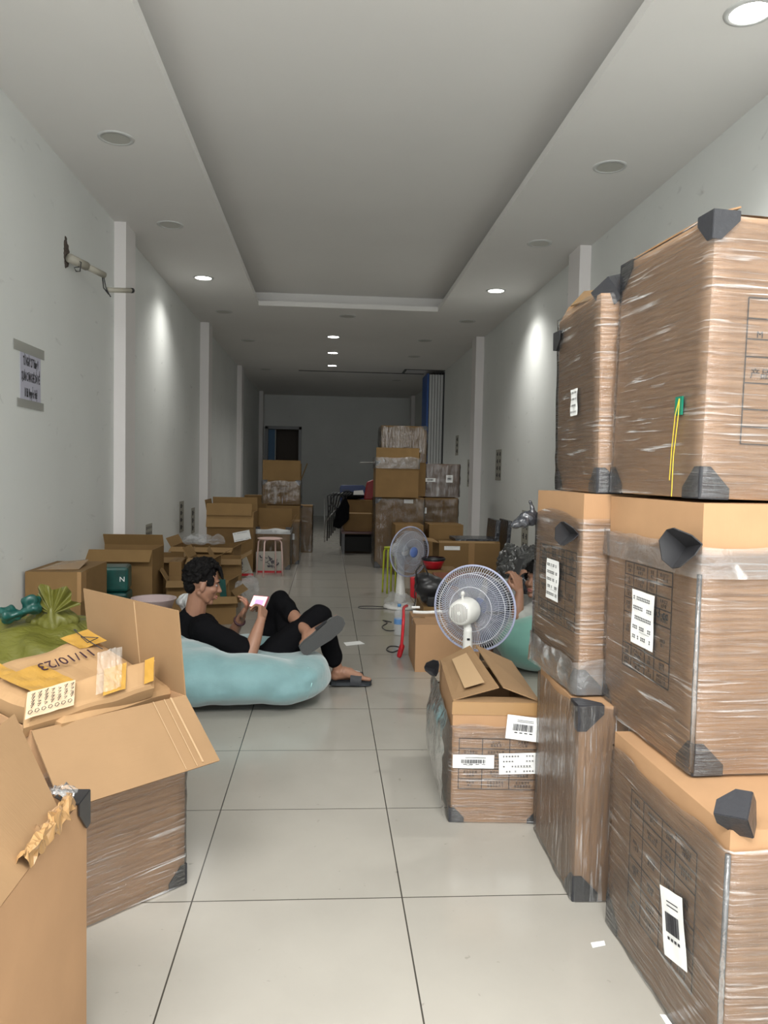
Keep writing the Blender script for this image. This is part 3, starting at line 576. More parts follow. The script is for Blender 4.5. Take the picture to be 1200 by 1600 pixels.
for (lab, lo, rz, dm, op) in [('narrow upright carton standing just right of the wide flapped carton', (-1.30, 6.55, 0), 3, (.10, .30, .45), False),
      ('small carton with an open side flap, second right of the wide carton', (-1.18, 6.75, 0), -4, (.22, .3, .46), True),
      ('low carton behind the pink basin, lid half closed', (-1.25, 6.2, 0), 8, (.20, .25, .34), True),
      ('low open carton half hidden right behind the lounging person head', (-1.04, 7.2, 0), 5, (.26, .36, .40), True),
      ('open carton below the large flapped carton, clear plastic piled on it', (-1.55, 7.9, 0), -3, (.62, .5, .44), True),
      ('small open carton between the lounging person head and the pink stool', (-1.06, 6.72, 0), -8, (.24, .3, .28), True),
      ('low open carton just below and right of the lounging person face', (-.96, 6.15, 0), 14, (.26, .3, .22), True),
      ('flattened open carton against the wall behind the basin', (-1.62, 7.1, 0), 10, (.34, .45, .42), True)]:
    if op: carton(lab, lo, rz, dm, opened=True, mats=(CBD, CBDI), flaps=[('R', .11, 150), ('F', .11, 200), ('L', .1, 120)])
    else: carton(lab, lo, rz, dm, mats=(CBD, CBDI))
# clear crumpled plastic on the left cartons
def crumple(label, loc, r, mat, name='clear_plastic_wrap', cat='plastic wrap', amp=.05, seed=0, vox=.014, lumps=5):
    t_ = MB(); rd = random.Random(seed)
    for i in range(lumps): t_.ell((loc[0]+rd.uniform(-1, 1)*r[0]*.5, loc[1]+rd.uniform(-1, 1)*r[1]*.5, loc[2]+rd.uniform(0, .6)*r[2]), (r[0]*rd.uniform(.4, .7), r[1]*rd.uniform(.4, .7), r[2]*rd.uniform(.4, .7)))
    o = t_.build(name, mat); remesh(o, vox, 2, lambda p: noise.noise(p*13+Vector((seed, 0, 0)))*amp+noise.noise(p*34)*amp*.4, zmin=loc[2]-r[2]*.3 if loc[2] > .2 else .004)
    for p in o.data.polygons: p.use_smooth = False
    return tag(o, label, cat)
crumple('crumpled clear plastic on the cartons left of the pink stool', (-1.25, 8.1, .47), (.26, .16, .06), BAGC, seed=3)
crumple('clear plastic sheet bunched behind the lounging person phone', (-.66, 6.7, .14), (.10, .12, .14), BAGC, seed=5)
crumple('bunched white netting beside the basin behind the man neck', (-.93, 5.35, .26), (.09, .08, .12), WPAN, 'white_netting', 'netting', .03, 6, .01)
# pink basin on a low carton
t = thing('plastic_basin', 'pale pink plastic basin between the carton flap and the man', 'basin', (-1.14, 5.25, .24))
MB().lathe([(.001, .004), (.10, .004), (.135, .11), (.148, .118), (.148, .124), (.132, .120), (.095, .012), (.001, .012)], 40, cap=False).build('basin_bowl', nmat('pale_pink_plastic', (.50, .40, .40), .4), t, smooth=True)
carton('low closed carton holding up the pink basin', (-1.32, 5.08, 0), 0, (.36, .34, .238), mats=(CBD, CBDI))
# teal strap bag behind phone
t = thing('teal_plastic_sheet', 'upright teal plastic strip behind the seated man nose', 'package', at(352, 968, 6.35)); 
MB().slab([at(341, 905, 6.35), at(352, 905, 6.35), at(357, 968, 6.35), at(349, 968, 6.35)], .02).build('sheet', TEALP, t, world=True)
# ------------------------------------------------------------------ mid left stack
k4 = carton('large brown carton with folded top flaps beside the second left column', (-1.42, 9.35, 0), 0, (.55, .5, .72), opened=True, mats=(CBD, CBDI), flaps=[('F', .19, 250), ('B', .16, 85), ('L', .14, 100)])
MB().slab([(.0, -.012, .82), (.53, -.012, .82), (.53, -.03, .68), (.0, -.03, .68)], .005).build('flap', CBDI, k4)
MB().slab([(.0, -.016, .70), (.53, -.016, .70), (.52, -.045, .565), (.01, -.045, .565)], .005).build('flap', CBD, k4)
paper_label(k4, basis((.42, -.055, .44), (1, 0, .22), (-.22, 0, 1)), .20, .11, 'rows', rows=2, lab='white tilted label')
carton('small dark carton behind the large flapped one, near the third left column', (-1.30, 12.4, 0), 0, (.35, .4, .82), mats=(CBD, DGR))
ls0 = carton('carton on the floor beneath the film-wrapped one, left stack', (-.84, 10.92, 0), 0, (.46, .45, .735), mats=(CBD, CBDI))
LS = (.52, .45, .34); ls = carton('film-wrapped carton with tall open flaps on top of the left stack', (-.90, 10.95, .745), 0, LS, opened=True, mats=(CBD, CBDI), flaps=[('F', .28, 92), ('R', .26, 110), ('B', .24, 95)])
film_shell(ls, *LS, .01, .33, FILMF, seed=4, amp=.008)
for a in ((0, 0), (1, 0), (1, 1)): corner_cap(ls, *LS, *a, 1, .07, PLB)
ink_table(ls, *LS, 'F', .25, .55, .8, .75, [0, 1], [0, 1], txt=True)
K5 = (.42, .45, .52); k5 = carton('film-wrapped carton with black corner pieces right behind the pink stool', (-.87, 9.65, 0), 0, K5, opened=True, mats=(CBD, CBDI), flaps=[('B', .22, 80), ('R', .15, 112)])
film_shell(k5, *K5, .01, .49, FILMF, seed=14, amp=.006); film_shell(k5, *K5, .44, .50, WPAN, seed=15, amp=.004, name='film_band')
for a in ((0, 0, 1), (1, 0, 1), (1, 0, 0)): corner_cap(k5, *K5, *a, .06, PLB)
t5 = carton('tall narrow film-wrapped carton right of the stool with a pink sticker', (-.50, 10.25, 0), 0, (.14, .4, .56), mats=(CBD, CBDI)); film_shell(t5, .14, .4, .56, .01, .55, FILMF, seed=24, amp=.006)
paper_label(t5, basis((.05, -.012, .36), (1, 0, 0), (0, 0, 1)), .06, .08, 'none', name='pink_sticker'); corner_cap(t5, .14, .4, .56, 1, 0, 0, .05, PLB)
t6 = carton('upright film-wrapped carton at the back end of the left row', (-.42, 11.75, 0), 0, (.20, .45, .70), mats=(CBD, CBDI)); film_shell(t6, .20, .45, .70, .01, .68, FILMF, seed=34, amp=.006); corner_cap(t6, .2, .45, .7, 0, 0, 1, .06, PLB)
# pink stool
def stool(label, cx, cy, h, r, mat, top=True, name='round_stool'):
    t = thing(name, label, 'stool', (cx, cy, 0))
    MB().lathe([(.001, h-.015), (r-.01, h-.015), (r, h-.008), (r, h-.002), (r-.01, h), (.001, h)], 32, cap=False).build('seat', mat, t, smooth=True)
    for i in range(4):
        a = R(45+90*i+24); c_, s_ = math.cos(a), math.sin(a)
        MB().tube([(c_*r*.45, s_*r*.45, h-.022), (c_*r*.85, s_*r*.85, h-.024), (c_*r*1.0, s_*r*1.0, h-.05), (c_*r*1.08, s_*r*1.08, h*.5), (c_*r*1.15, s_*r*1.15, .0)], .009, 8).build('leg', mat, t, smooth=True)
    return t
stool('pale pink round metal stool in front of the illustrated cartons', -.655, 9.1, .44, .145, PINK)
stool('lime green stool behind the white-necked standing fan', .645, 7.9, .47, .06, LIME)
# illustrated cartons: plain generic picture blocks
def artbox(label, P, th):
    base = at(*P[2]); t = thing('illustrated_box', label, 'box', (base.x, base.y+th/2, 0)); Q = [at(*p) for p in P]
    m_ = MB(); back = [v+Vector((0, th, 0)) for v in Q]; m_.add(Q+back, [(0, 1, 2, 3), (7, 6, 5, 4), (0, 4, 5, 1), (1, 5, 6, 2), (2, 6, 7, 3), (3, 7, 4, 0)])
    m_.build('box_body', nmat('offwhite_card', (.40, .38, .33), .6), t, world=True)
    g = MB(); rd = random.Random(len(label)); ux = (Q[1]-Q[0]); uy = (Q[0]-Q[3])
    for i in range(26):
        a, b = rd.uniform(.15, .85), rd.uniform(.2, .85); q_ = Q[3]+ux*a+uy*b+Vector((0, -.003, 0)); e = rd.uniform(0, 6)
        d_ = ux.normalized()*math.cos(e)+uy.normalized()*math.sin(e); g.tube([q_, q_+d_*ux.length*.08, q_+d_*ux.length*.1+uy*.07], rd.uniform(.002, .008), 5)
    g.build('picture_strokes', nmat('picture_ink', (.07, .06, .08), .6), t, world=True)
    s_ = [Q[3], Q[2], Q[2]+uy*.13, Q[3]+uy*.13]; MB().slab([v+Vector((0, -.004, 0)) for v in s_], .002).build('red_band', RED, t, world=True)
artbox('white box with black drawing and red bottom band standing behind the stool', [(400, 863, 9.35), (440, 863, 9.35), (440, 896, 9.35), (400, 896, 9.35)], .12)
artbox('tilted white box with black drawing left of the pink stool', [(361, 870, 8.9), (383, 867, 8.9), (396, 900, 8.9), (364, 900, 8.9)], .06)
# ------------------------------------------------------------------ right rear stack
RG = None
RB = (.52, .55, .90)
r0 = carton('dark film-wrapped carton on the floor at the base of the right rear stack', (.62, 9.95, 0), 0, (.62, .6, .905), mats=(CBD, CBDI)); film_shell(r0, .62, .6, .905, .01, .89, FILMF, seed=41, amp=.007)
for a in ((0, 0, 0), (0, 0, 1)): corner_cap(r0, .62, .6, .905, *a, .08, PLB)
r1 = carton('plain brown carton standing in front of the right rear stack behind the far fan', (.82, 9.28, 0), 0, (.34, .5, .60), mats=(CBD, CBDI), tape='y')
paper_label(r0, basis((.42, -.015, .86), (1, 0, 0), (0, 0, 1)), .12, .05, 'none'); corner_cap(r1, .34, .5, .6, 0, 0, 0, .06, PLB)
R2 = (.54, .50, .45); r2 = carton('large open brown carton on the right rear stack, front flap up', (.60, 9.55+.42, .915), 0, R2, opened=True, mats=(CBD, CBDI), flaps=[('F', .17, 93), ('R', .12, 100)])
r2.location.y = 9.75; CH[r2.name] = Matrix.Translation((.60, 9.75, .915)); r2.matrix_world = CH[r2.name]
film_shell(r2, *R2, .36, .50, FILML, seed=42, amp=.006, name='film_band'); corner_cap(r2, *R2, 0, 0, 1, .06, PLB)
r3 = carton('topmost film-wrapped carton of the right rear stack', (.70, 10.32, .915), 0, (.60, .5, .93), mats=(CBD, CBDI)); film_shell(r3, .60, .5, .93, .45, .92, FILMF, seed=43, amp=.009); corner_cap(r3, .6, .5, .93, 1, 0, 1, .06, PLG)
r4 = carton('wide dark film-wrapped carton with white sticker, right of the open one on the stack', (1.315, 10.5, .905), 0, (.47, .5, .45), mats=(nmat('dark_carton', (.16, .10, .065), .6), CBD)); film_shell(r4, .47, .5, .45, .005, .445, FILMF, seed=44, amp=.009)
paper_label(r4, basis((.33, -.02, .25), (1, 0, 0), (0, 0, 1)), .09, .10, 'barcode', seed=3); paper_label(r4, basis((.07, -.02, .23), (1, 0, 0), (0, 0, 1)), .14, .05, 'barcode', seed=7)
r5 = carton('film-wrapped carton under the wide dark one, against the column side', (1.315, 10.5, 0), 0, (.46, .5, .895), mats=(CBD, CBDI)); film_shell(r5, .46, .5, .895, .3, .88, FILMF, seed=45, amp=.007); paper_label(r5, basis((-.0, -.02, .72), (1, 0, 0), (0, 0, 1)), .06, .08, 'none', seed=3)
carton('brown taped carton in front of the column base, above the black wrapped boards', (1.25, 9.45, 0), 0, (.42, .45, .60), mats=(CBD, CBDI), tape='x')
D2 = (.62, .5, .53); d2 = carton('long brown carton with a white label piled with black wrapped boards', (1.13, 7.75, 0), 0, D2, opened=True, mats=(CBD, CBDI), flaps=[('L', .22, 172, .0), ('F', .05, 20)])
paper_label(d2, basis((.13, -.008, .48), (1, 0, 0), (0, 0, 1)), .16, .04, 'rows', rows=1, lab='long white label'); MB().box((.30, -.002, .001), (.36, 0, .53)).build('packing_tape', TAPE, d2)
def bfilmbox(label, M, dm, name='black_wrapped_board', lean=0):
    t = thing(name, label, 'board', M.to_translation(), 0); CH[t.name] = Matrix.Translation(M.to_translation())
    m_ = MB().box((0, 0, 0), dm, M); m_.build('wrapped_board', BFILM, t, world=True, bevel=.004); return t
bfilmbox('flat black film-wrapped board lying across the long carton', Matrix.Translation((1.30, 7.80, .536)), (.40, .40, .035))
bfilmbox('upright black film-wrapped board leaning on the right wall behind the long carton', Matrix.Translation((1.70, 7.80, .545)) @ Matrix.Rotation(R(4), 4, 'Y'), (.05, .42, .22))
bfilmbox('second upright black board, right of the leaning one', Matrix.Translation((1.80, 7.85, .0)) @ Matrix.Rotation(R(4), 4, 'Y'), (.04, .42, .76))
# white rag/dark bags heap between wall and fan
crumple('heap of dark grey plastic bags against the right wall', (1.85, 6.9, .18), (.30, .5, .36), nmat('grey_bag', (.07, .072, .07), .3, bump=((20, 20, 20), .8, .01)), 'plastic_bag_heap', 'bags', .07, 11, .018, 9)
crumple('crumpled black plastic sheets behind the reclining person', (1.80, 6.1, .12), (.30, .3, .33), BFILM, 'black_plastic_sheet', 'plastic sheet', .06, 13, .018, 7)
for i, (x, y, rz) in enumerate(((1.66, 6.3, 20), (1.78, 6.2, 12), (1.9, 6.35, 4))):
    bfilmbox(['lowest of the black boards slanting behind the reclining head', 'middle of the black boards slanting behind the reclining head', 'highest of the black boards slanting behind the reclining head'][i], Matrix.Translation((x, y, .36+.05*i)) @ Matrix.Rotation(R(rz), 4, 'Z') @ Matrix.Rotation(R(24), 4, 'Y'), (.35, .35, .012))
carton('carton of mixed red and white small packs behind the near fan', (.93, 6.35, 0), 0, (.45, .4, .36), opened=True, mats=(nmat('redbrown_card', (.25, .09, .05), .6), CBDI), flaps=[('F', .07, 200)])
carton('white carton with a red edge just behind the near fan', (1.05, 5.75, 0), 0, (.42, .35, .40), mats=(nmat('pale_card', (.30, .30, .29), .6), RED))
carton('low brown carton under the round black appliance', (.70, 5.50, 0), 0, (.40, .45, .27), mats=(CBD, CBDI), tape='y')
# ------------------------------------------------------------------ fans
def fan(label, c, axis, r, mat_ring, blade, hubc, front, base_z0=0, pole_r=(.022, .03), nsp=90, neck=None, wire=.0014):
    """c: cage centre, axis: direction the air blows"""
    c = Vector(c); ax = Vector(axis).normalized(); sd = ax.cross(Vector((0, 0, 1))).normalized(); up = sd.cross(ax)
    px = neck if neck is not None else c-ax*.13
    t = thing('electric_fan', label, 'fan', (px.x, px.y, 0))
    P = lambda rr, an, z: c+(sd*math.cos(an)+up*math.sin(an))*rr+ax*z
    for nm, s in (('front_grille', 1), ('rear_grille', -1)):
        g = MB()
        for i in range(nsp):
            a = 2*math.pi*i/nsp; tw = .25*s
            g.tube([P(r*.22, a, s*.062), P(r*.5, a+tw*.5, s*.058), P(r*.8, a+tw, s*.042), P(r*.96, a+tw*1.1, s*.018), P(r, a+tw*1.1, 0)], wire, 3)
        for rr, z in ((r*.22, .062), (r*.52, .057), (r*.82, .041)):
            g.tube([P(rr, 2*math.pi*i/40, s*z) for i in range(40)], wire*1.6, 4, closed=True)
        g.build(nm, mat_ring, t, smooth=True, world=True)
    MB().tube([P(r, 2*math.pi*i/56, 0) for i in range(56)], .006, 8, closed=True).build('outer_ring', nmat('lilac_plastic', (.42, .45, .62), .4), t, smooth=True, world=True)
    M = basis(c+ax*.06, sd, up) if (sd.cross(up)).dot(ax) > 0 else basis(c+ax*.06, up, sd)
    MB().lathe([(.001, .006), (r*.18, .004), (r*.215, -.004), (r*.215, -.01)], 28, M).build('hub_cap', hubc, t, smooth=True, world=True)
    for b in range(5):
        a0 = 2*math.pi*b/5+.3
        MB().grid(lambda u, v, a0=a0: P(r*(.16+.68*v), a0+(u-.5)*(.75+.55*v)+.35*v, (u-.5)*.045*(1-.3*v)), 8, 8).build('blade', blade, t, smooth=True, world=True)
    # motor housing behind the cage
    m_ = MB(); m_.lathe([(.001, -.215), (.052, -.212), (.062, -.200), (.068, -.15), (.070, -.10), (.060, -.065), (.03, -.055), (.001, -.055)], 30, basis(c, sd, up) if (sd.cross(up)).dot(ax) > 0 else basis(c, up, sd))
    hs = m_.build('motor_housing', WH, t, smooth=True, world=True)
    M2 = basis(c, sd, up) if (sd.cross(up)).dot(ax) > 0 else basis(c, up, sd)
    s_ = MB()
    for i in range(11):
        y = -.040+.008*i; hw = math.sqrt(max(0, .048**2-y*y)); s_.add([M2 @ Vector(v) if sd.cross(up).dot(ax) > 0 else M2 @ Vector(v) for v in ((-hw, y, -.2145), (hw, y, -.2145), (hw, y+.003, -.2145), (-hw, y+.003, -.2145))], [(3, 2, 1, 0), (0, 1, 2, 3)])
    s_.build('vent_slots', nmat('vent_grey', (.22, .21, .19), .6), hs, world=True)
    kn = c-ax*.17+Vector((0, 0, .066)); MB().capsule(kn, kn+Vector((0, 0, .022)), .006, .006).capsule(kn+Vector((0, 0, .026)), kn+Vector((0, 0, .030)), .011, .011).build('knob', WH, hs, smooth=True, world=True)
    n0 = px+Vector((0, 0, -.055)); 
    m_ = MB().capsule(c-ax*.12+Vector((0, 0, -.03)), Vector((px.x, px.y, c.z-.085)), .020, .020)
    m_.build('neck', WH, t, smooth=True, world=True)
    zt = c.z-.075
    MB().lathe([(pole_r[0]*.9, zt), (pole_r[0], zt-.02), (pole_r[0]*1.15, zt*.6), (pole_r[1], .06), (pole_r[1]*1.2, .05)], 20, Matrix.Translation((px.x, px.y, 0))).build('pole', WH, t, smooth=True, world=True)
    MB().lathe([(.15, .001), (.155, .012), (.14, .03), (.05, .052), (.03, .06)], 36, Matrix.Translation((px.x, px.y, 0))).build('base', WH, t, smooth=True, world=True)
    MB().box((px.x-.007, px.y-pole_r[0]*1.12-.003, c.z-.135), (px.x+.007, px.y-pole_r[0]*.9, c.z-.125)).build('height_clip', PLB, t, world=True)
    return t
BLD = nmat('smoky_blade', (.20, .23, .33), .25, alpha=.55)
c1 = at(741, 950, 4.0); fan('white pedestal fan seen from behind with its round back housing toward the aisle', c1, (.52, .85, -.02), .222, nmat('white_wire', (.62, .63, .68), .35), BLD, nmat('hub_blue', (.12, .2, .5), .4), True, neck=at(731, 975, 3.86), nsp=100)
c2 = at(640, 862, 6.9); fan('far pedestal fan facing the camera with a blue hub and white tapered column', c2, (.56, -.83, .0), .222, nmat('blue_grey_wire', (.42, .46, .55), .35), nmat('clear_blade', (.5, .54, .62), .2, alpha=.4), nmat('hub_blue', (.12, .2, .5), .4), True, neck=Vector((at(626, 900, 7.02).x, 7.02, .5)), pole_r=(.030, .052), nsp=80, wire=.0013)
# ------------------------------------------------------------------ people
def head_prims(m_, c, fw, up, s=1.):
    fw = Vector(fw).normalized(); up = Vector(up); up = (up-fw*up.dot(fw)).normalized(); lf = up.cross(fw)
    Rm = Matrix((fw, lf, up)).transposed(); c = Vector(c)
    p = lambda x, y, z: c+(fw*x+lf*y+up*z)*s
    E_ = lambda pos, r: m_.ell(p(*pos), tuple(q*s for q in r), Rm)
    E_((-.012, 0, .035), (.095, .075, .083)); E_((.030, 0, -.02), (.060, .060, .080)); E_((.028, 0, -.070), (.050, .046, .036))
    E_((.066, 0, -.098), (.020, .022, .016)); E_((.074, 0, .028), (.020, .046, .012)); m_.capsule(p(.084, 0, .012), p(.107, 0, -.026), .009*s, .012*s)
    E_((.096, .010, -.030), (.010, .008, .007)); E_((.096, -.010, -.030), (.010, .008, .007))
    for sg in (1, -1): E_((.058, .038*sg, -.022), (.026, .022, .022)); E_((-.004, .073*sg, -.012), (.017, .008, .028)); E_((.0, .070*sg, -.03), (.012, .008, .012)); m_.capsule(p(-.01, .050*sg, -.05), p(.045, .030*sg, -.088), .018*s, .014*s)
    E_((.080, 0, -.064), (.016, .024, .016))
    return p, Rm
def face_parts(p, Rm, body, s=1.):
    for sg in (1, -1):
        e = MB().ell(p(.073, .029*sg, .004), (.010*s, .012*s, .007*s), Rm, 16).build('eye', nmat('eye_white', (.30, .27, .25), .3), body, smooth=True, world=True)
        MB().ell(p(.080, .029*sg, .003), (.004*s, .005*s, .005*s), Rm, 12).build('iris', nmat('iris_dark', (.02, .012, .01), .2), e, smooth=True, world=True)
        MB().tube([p(.084, .014*sg, .022), p(.090, .03*sg, .029), p(.076, .050*sg, .024)], .003*s, 6).build('eyebrow', HAIR, body, smooth=True, world=True)
    MB().ell(p(.094, 0, -.058), (.008*s, .020*s, .005*s), Rm, 14).ell(p(.092, 0, -.069), (.009*s, .017*s, .006*s), Rm, 14).build('lips', nmat('lips', (.36, .13, .11), .45), body, smooth=True, world=True)
def hair(p, s, body, seed=1, n=260):
    m_ = MB(); rd = random.Random(seed)
    m_.ell(p(-.022, 0, .047), (.093*s, .080*s, .082*s)); m_.ell(p(-.058, 0, -.022), (.040*s, .060*s, .050*s))
    for sg in (1, -1): m_.ell(p(.026, .064*sg, .026), (.030*s, .012*s, .034*s))
    for i in range(n):
        a = rd.uniform(-math.pi, math.pi); el = rd.uniform(-1.0, math.pi/2)
        x, y, z = math.cos(el)*math.cos(a), math.cos(el)*math.sin(a), math.sin(el)
        if x > .25 and z < .48: continue
        if x > -.25 and z < -.08: continue
        if x > -.45 and z < -.45: continue
        rr = 1.04+.10*max(0, z)+(.10 if x > .2 else 0); q_ = p(-.014+x*.094*rr, y*.078*rr, .036+z*.088*rr)
        m_.ell(q_, rd.uniform(.009, .016)*s, None, 8)
    for i in range(12): 
        y = rd.uniform(-.05, .05); m_.capsule(p(.070, y, .105), p(.098, y*1.1, .062-rd.uniform(0, .012)), .011*s, .006*s, 8)
    o = m_.build('hair', HAIR, body, world=True); return remesh(o, .0045, 1, lambda q: noise.noise(q*80)*.004)
def hand_prims(m_, wr, d, dorsal, curls, thumb, side, s=1.):
    """wr wrist, d along palm, dorsal back-of-hand normal, side=+1: thumb on d x dorsal side"""
    d = Vector(d).normalized(); n = Vector(dorsal); n = (n-d*n.dot(d)).normalized(); t = d.cross(n)*side; wr = Vector(wr)
    P = lambda x, y, z: wr+(d*x+t*y+n*z)*s
    ys = (.030, .010, -.010, -.028); ks = (.086, .090, .085, .076)
    for y, k_ in zip(ys, ks): m_.capsule(P(.0, y*.55, 0), P(k_, y, 0), .013*s, .0105*s, 10)
    m_.capsule(P(.01, .005, -.004), P(.06, .0, -.004), .018*s, .016*s, 10)
    L_ = ((.044, .026, .020), (.048, .030, .021), (.045, .028, .020), (.035, .021, .018))
    tips = []
    for i in range(4):
        pos = P(ks[i], ys[i], 0); an = 0
        for j in range(3):
            an += R(curls[i][j]); nx = pos+(d*math.cos(an)-n*math.sin(an)+t*(.10*(1.2-i)*.4 if j == 0 else 0))*L_[i][j]*s
            m_.capsule(pos, nx, (.0095-.001*j)*s, (.0088-.001*j)*s, 10); pos = nx
        tips.append(pos)
    pos = P(.018, .022, -.004)
    for q_, r_ in zip(thumb, (.0125, .011, .0095)): nx = P(*q_); m_.capsule(pos, nx, r_*s, (r_-.0015)*s, 10); pos = nx
    return tips
# --- man on the teal bean bag
man = thing('person', 'person in black t-shirt and black trousers lounging on the near bean bag with a phone', 'person', (-.38, 4.35, 0))
HC = at(316, 911, 4.42); FW = (.93, .26, -.22); UPV = (.18, .05, 1)
m_ = MB(); p, Rm = head_prims(m_, HC, FW, UPV, 1.0)
neck0 = at(303, 968, 4.43); m_.capsule(neck0, HC+Vector((-.02, 0, -.05)), .060, .054); m_.capsule(neck0+Vector((-.03, 0, -.06)), neck0, .08, .06)
sR, eR, wR = at(320, 984, 4.22), at(391, 1020, 4.10), at(408, 968, 4.17)
sL, eL, wL = at(316, 978, 4.62), at(352, 1012, 4.66), at(378, 963, 4.46)
ch = at(315, 1015, 4.42); pv = at(392, 1040, 4.42)
m_.capsule(sR, eR, .046, .037); m_.capsule(eR, eR.lerp(wR, .35), .038, .038); m_.capsule(eR.lerp(wR, .35), wR, .038, .024)
m_.capsule(sL, eL, .046, .037); m_.capsule(eL, eL.lerp(wL, .35), .037, .037); m_.capsule(eL.lerp(wL, .35), wL, .037, .024)
m_.capsule(ch, pv, .10, .10); m_.capsule(sR, sL, .05, .05)
phc = at(404, 940, 4.33)
hand_prims(m_, wR, phc+Vector((.035, -.05, -.02))-wR+Vector((0, 0, .03)), (.75, -.65, .1), [(35, 45, 25), (45, 50, 30), (50, 55, 35), (55, 55, 35)], [(.045, .042, -.014), (.07, .045, -.03), (.09, .035, -.038)], 1)
hand_prims(m_, wL, phc+Vector((-.048, .055, -.01))-wL, (-.1, .5, -.8), [(20, 40, 25), (30, 45, 30), (40, 50, 30), (50, 50, 35)], [(.045, .042, .0), (.075, .048, -.006), (.10, .035, -.01)], -1)
# legs
hR, kR, aR = at(412, 1036, 4.28), at(499, 962, 4.34), at(528, 1046, 4.42)
hL, kL, aL = at(412, 1030, 4.52), at(438, 940, 4.60), at(480, 988, 4.22)
m_.capsule(pv, hR, .09, .08); m_.capsule(hR, kR, .06, .045); m_.capsule(kR, kR.lerp(aR, .4), .045, .042); m_.capsule(kR.lerp(aR, .4), aR, .042, .028)
m_.capsule(pv, hL, .09, .08); m_.capsule(hL, kL, .06, .045); m_.capsule(kL, kL.lerp(aL, .4), .045, .045); m_.capsule(kL.lerp(aL, .4), aL, .042, .030)
def foot_prims(m_, heel, toe, up, side):
    heel, toe = Vector(heel), Vector(toe); d = (toe-heel); L_ = d.length; d.normalize(); up = Vector(up); up = (up-d*up.dot(d)).normalized(); t = d.cross(up)*side
    P = lambda x, y, z: heel+d*x*L_+t*y+up*z
    m_.ell(P(.08, 0, .028), (.032, .032, .030)); m_.capsule(P(.1, 0, .03), P(.45, .005, .045), .030, .030); m_.capsule(P(.3, .008, .05), P(.72, .014, .026), .032, .022); m_.capsule(P(.2, -.012, .02), P(.7, -.022, .018), .022, .020)
    for i, (y, l_, r_) in enumerate(((.024, .98, .014), (.006, .97, .0095), (-.008, .94, .009), (-.020, .90, .0085), (-.031, .85, .008))): m_.capsule(P(.70, y*.9, .018), P(l_, y, .010), r_, r_*.9, 10)
    return P
hlR, toR = at(519, 1068, 4.42)+Vector((0, 0, 0)), at(577, 1064, 4.44)
hlR.z = .034; toR.z = .030
m_.capsule(aR, hlR+Vector((.03, 0, .05)), .030, .034); PR = foot_prims(m_, hlR, toR, (0, 0, 1), 1)
hlL, toL = at(475, 1014, 4.12), at(532, 970, 4.16); upL = Vector((-.30, .93, .18))
m_.capsule(aL, hlL+upL*.035+(toL-hlL)*.15, .031, .034); PL = foot_prims(m_, hlL+upL.normalized()*.010, toL+upL.normalized()*.010, upL, 1)
body = remesh(m_.build('body', SKIN, man, world=True), .0046, 5)
face_parts(p, Rm, body); hair(p, 1.0, body)
# clothing
m_ = MB(); m_.capsule(ch, pv, .135, .125); m_.capsule(sR.lerp(sL, .12), sR.lerp(sL, .88), .082, .082); m_.capsule(neck0+Vector((-.045, 0, -.045)), ch, .09, .13); m_.capsule(neck0+Vector((-.03, 0, -.02)), neck0+Vector((-.015, 0, .012)), .072, .066)
m_.capsule(sR, sR.lerp(eR, .86), .070, .060); m_.capsule(sL, sL.lerp(eL, .75), .070, .060); m_.capsule(sR.lerp(sL, .3)+Vector((.02, 0, .01)), neck0+Vector((-.02, 0, -.03)), .06, .045); m_.capsule(sR.lerp(sL, .7)+Vector((.02, 0, .01)), neck0+Vector((-.02, 0, -.03)), .06, .045)
remesh(m_.build('t_shirt', BLKC, body, world=True), .008, 5, lambda q: noise.noise(q*16)*.007)
m_ = MB(); m_.ell(pv+Vector((.05, 0, .0)), (.15, .15, .12)); m_.capsule(hR, kR, .092, .068); m_.capsule(kR, kR.lerp(aR, .80), .066, .050)
m_.capsule(hL, kL, .092, .066); m_.capsule(kL, kL.lerp(aL, .45), .066, .050); m_.capsule(hL+Vector((.07, -.02, .0)), kL+Vector((.05, -.05, -.06)), .085, .062)
m_.capsule(kL+Vector((.02, -.04, -.03)), at(455, 1015, 4.36), .055, .075)
remesh(m_.build('trousers', BLKC, body, world=True), .008, 5, lambda q: noise.noise(q*15)*.008)
# wrist band
dL = (wL-eL).normalized(); o_ = dL.orthogonal().normalized(); o2 = dL.cross(o_); c_ = eL.lerp(wL, .86)
MB().tube([c_+(o_*math.cos(a)+o2*math.sin(a))*.029 for a in [i*.524 for i in range(12)]], .008, 6, closed=True).build('wristband', nmat('dark_leather', (.05, .015, .02), .5), body, smooth=True, world=True)
def sandal(P, body, solemat, bandmat, z=-.012, word=True, th=.022, dz=0):
    prof = [(-.06, -.018), (-.07, 0), (-.04, .028), (.1, .036), (.35, .036), (.6, .044), (.85, .046), (1.0, .034), (1.06, .006), (1.03, -.022), (.9, -.040), (.6, -.046), (.35, -.038), (.1, -.034), (-.02, -.030)]
    n_ = (P(0, 0, 1)-P(0, 0, 0)).normalized(); up_ = [P(x, y, z+th*.5) for x, y in prof]; lo_ = [P(x, y, z-th*.5) for x, y in prof]; k_ = len(prof)
    so = MB().add(up_+lo_, [tuple(range(k_)), tuple(range(2*k_-1, k_-1, -1))]+[(i, (i+1) % k_, (i+1) % k_+k_, i+k_) for i in range(k_)]).build('sandal', solemat, body, world=True, bevel=.004)
    def band(u, v):
        a = math.pi*(v*1.06-.03); return P(.50+.30*u-.05*math.cos(a), math.cos(a)*.050, z+math.sin(a)*(.072-.018*u))
    bn = MB().grid(band, 8, 16).grid(lambda u, v: band(u, v)+n_*.003, 8, 16).build('sandal_band', bandmat, so, smooth=True, world=True)
    return so, band
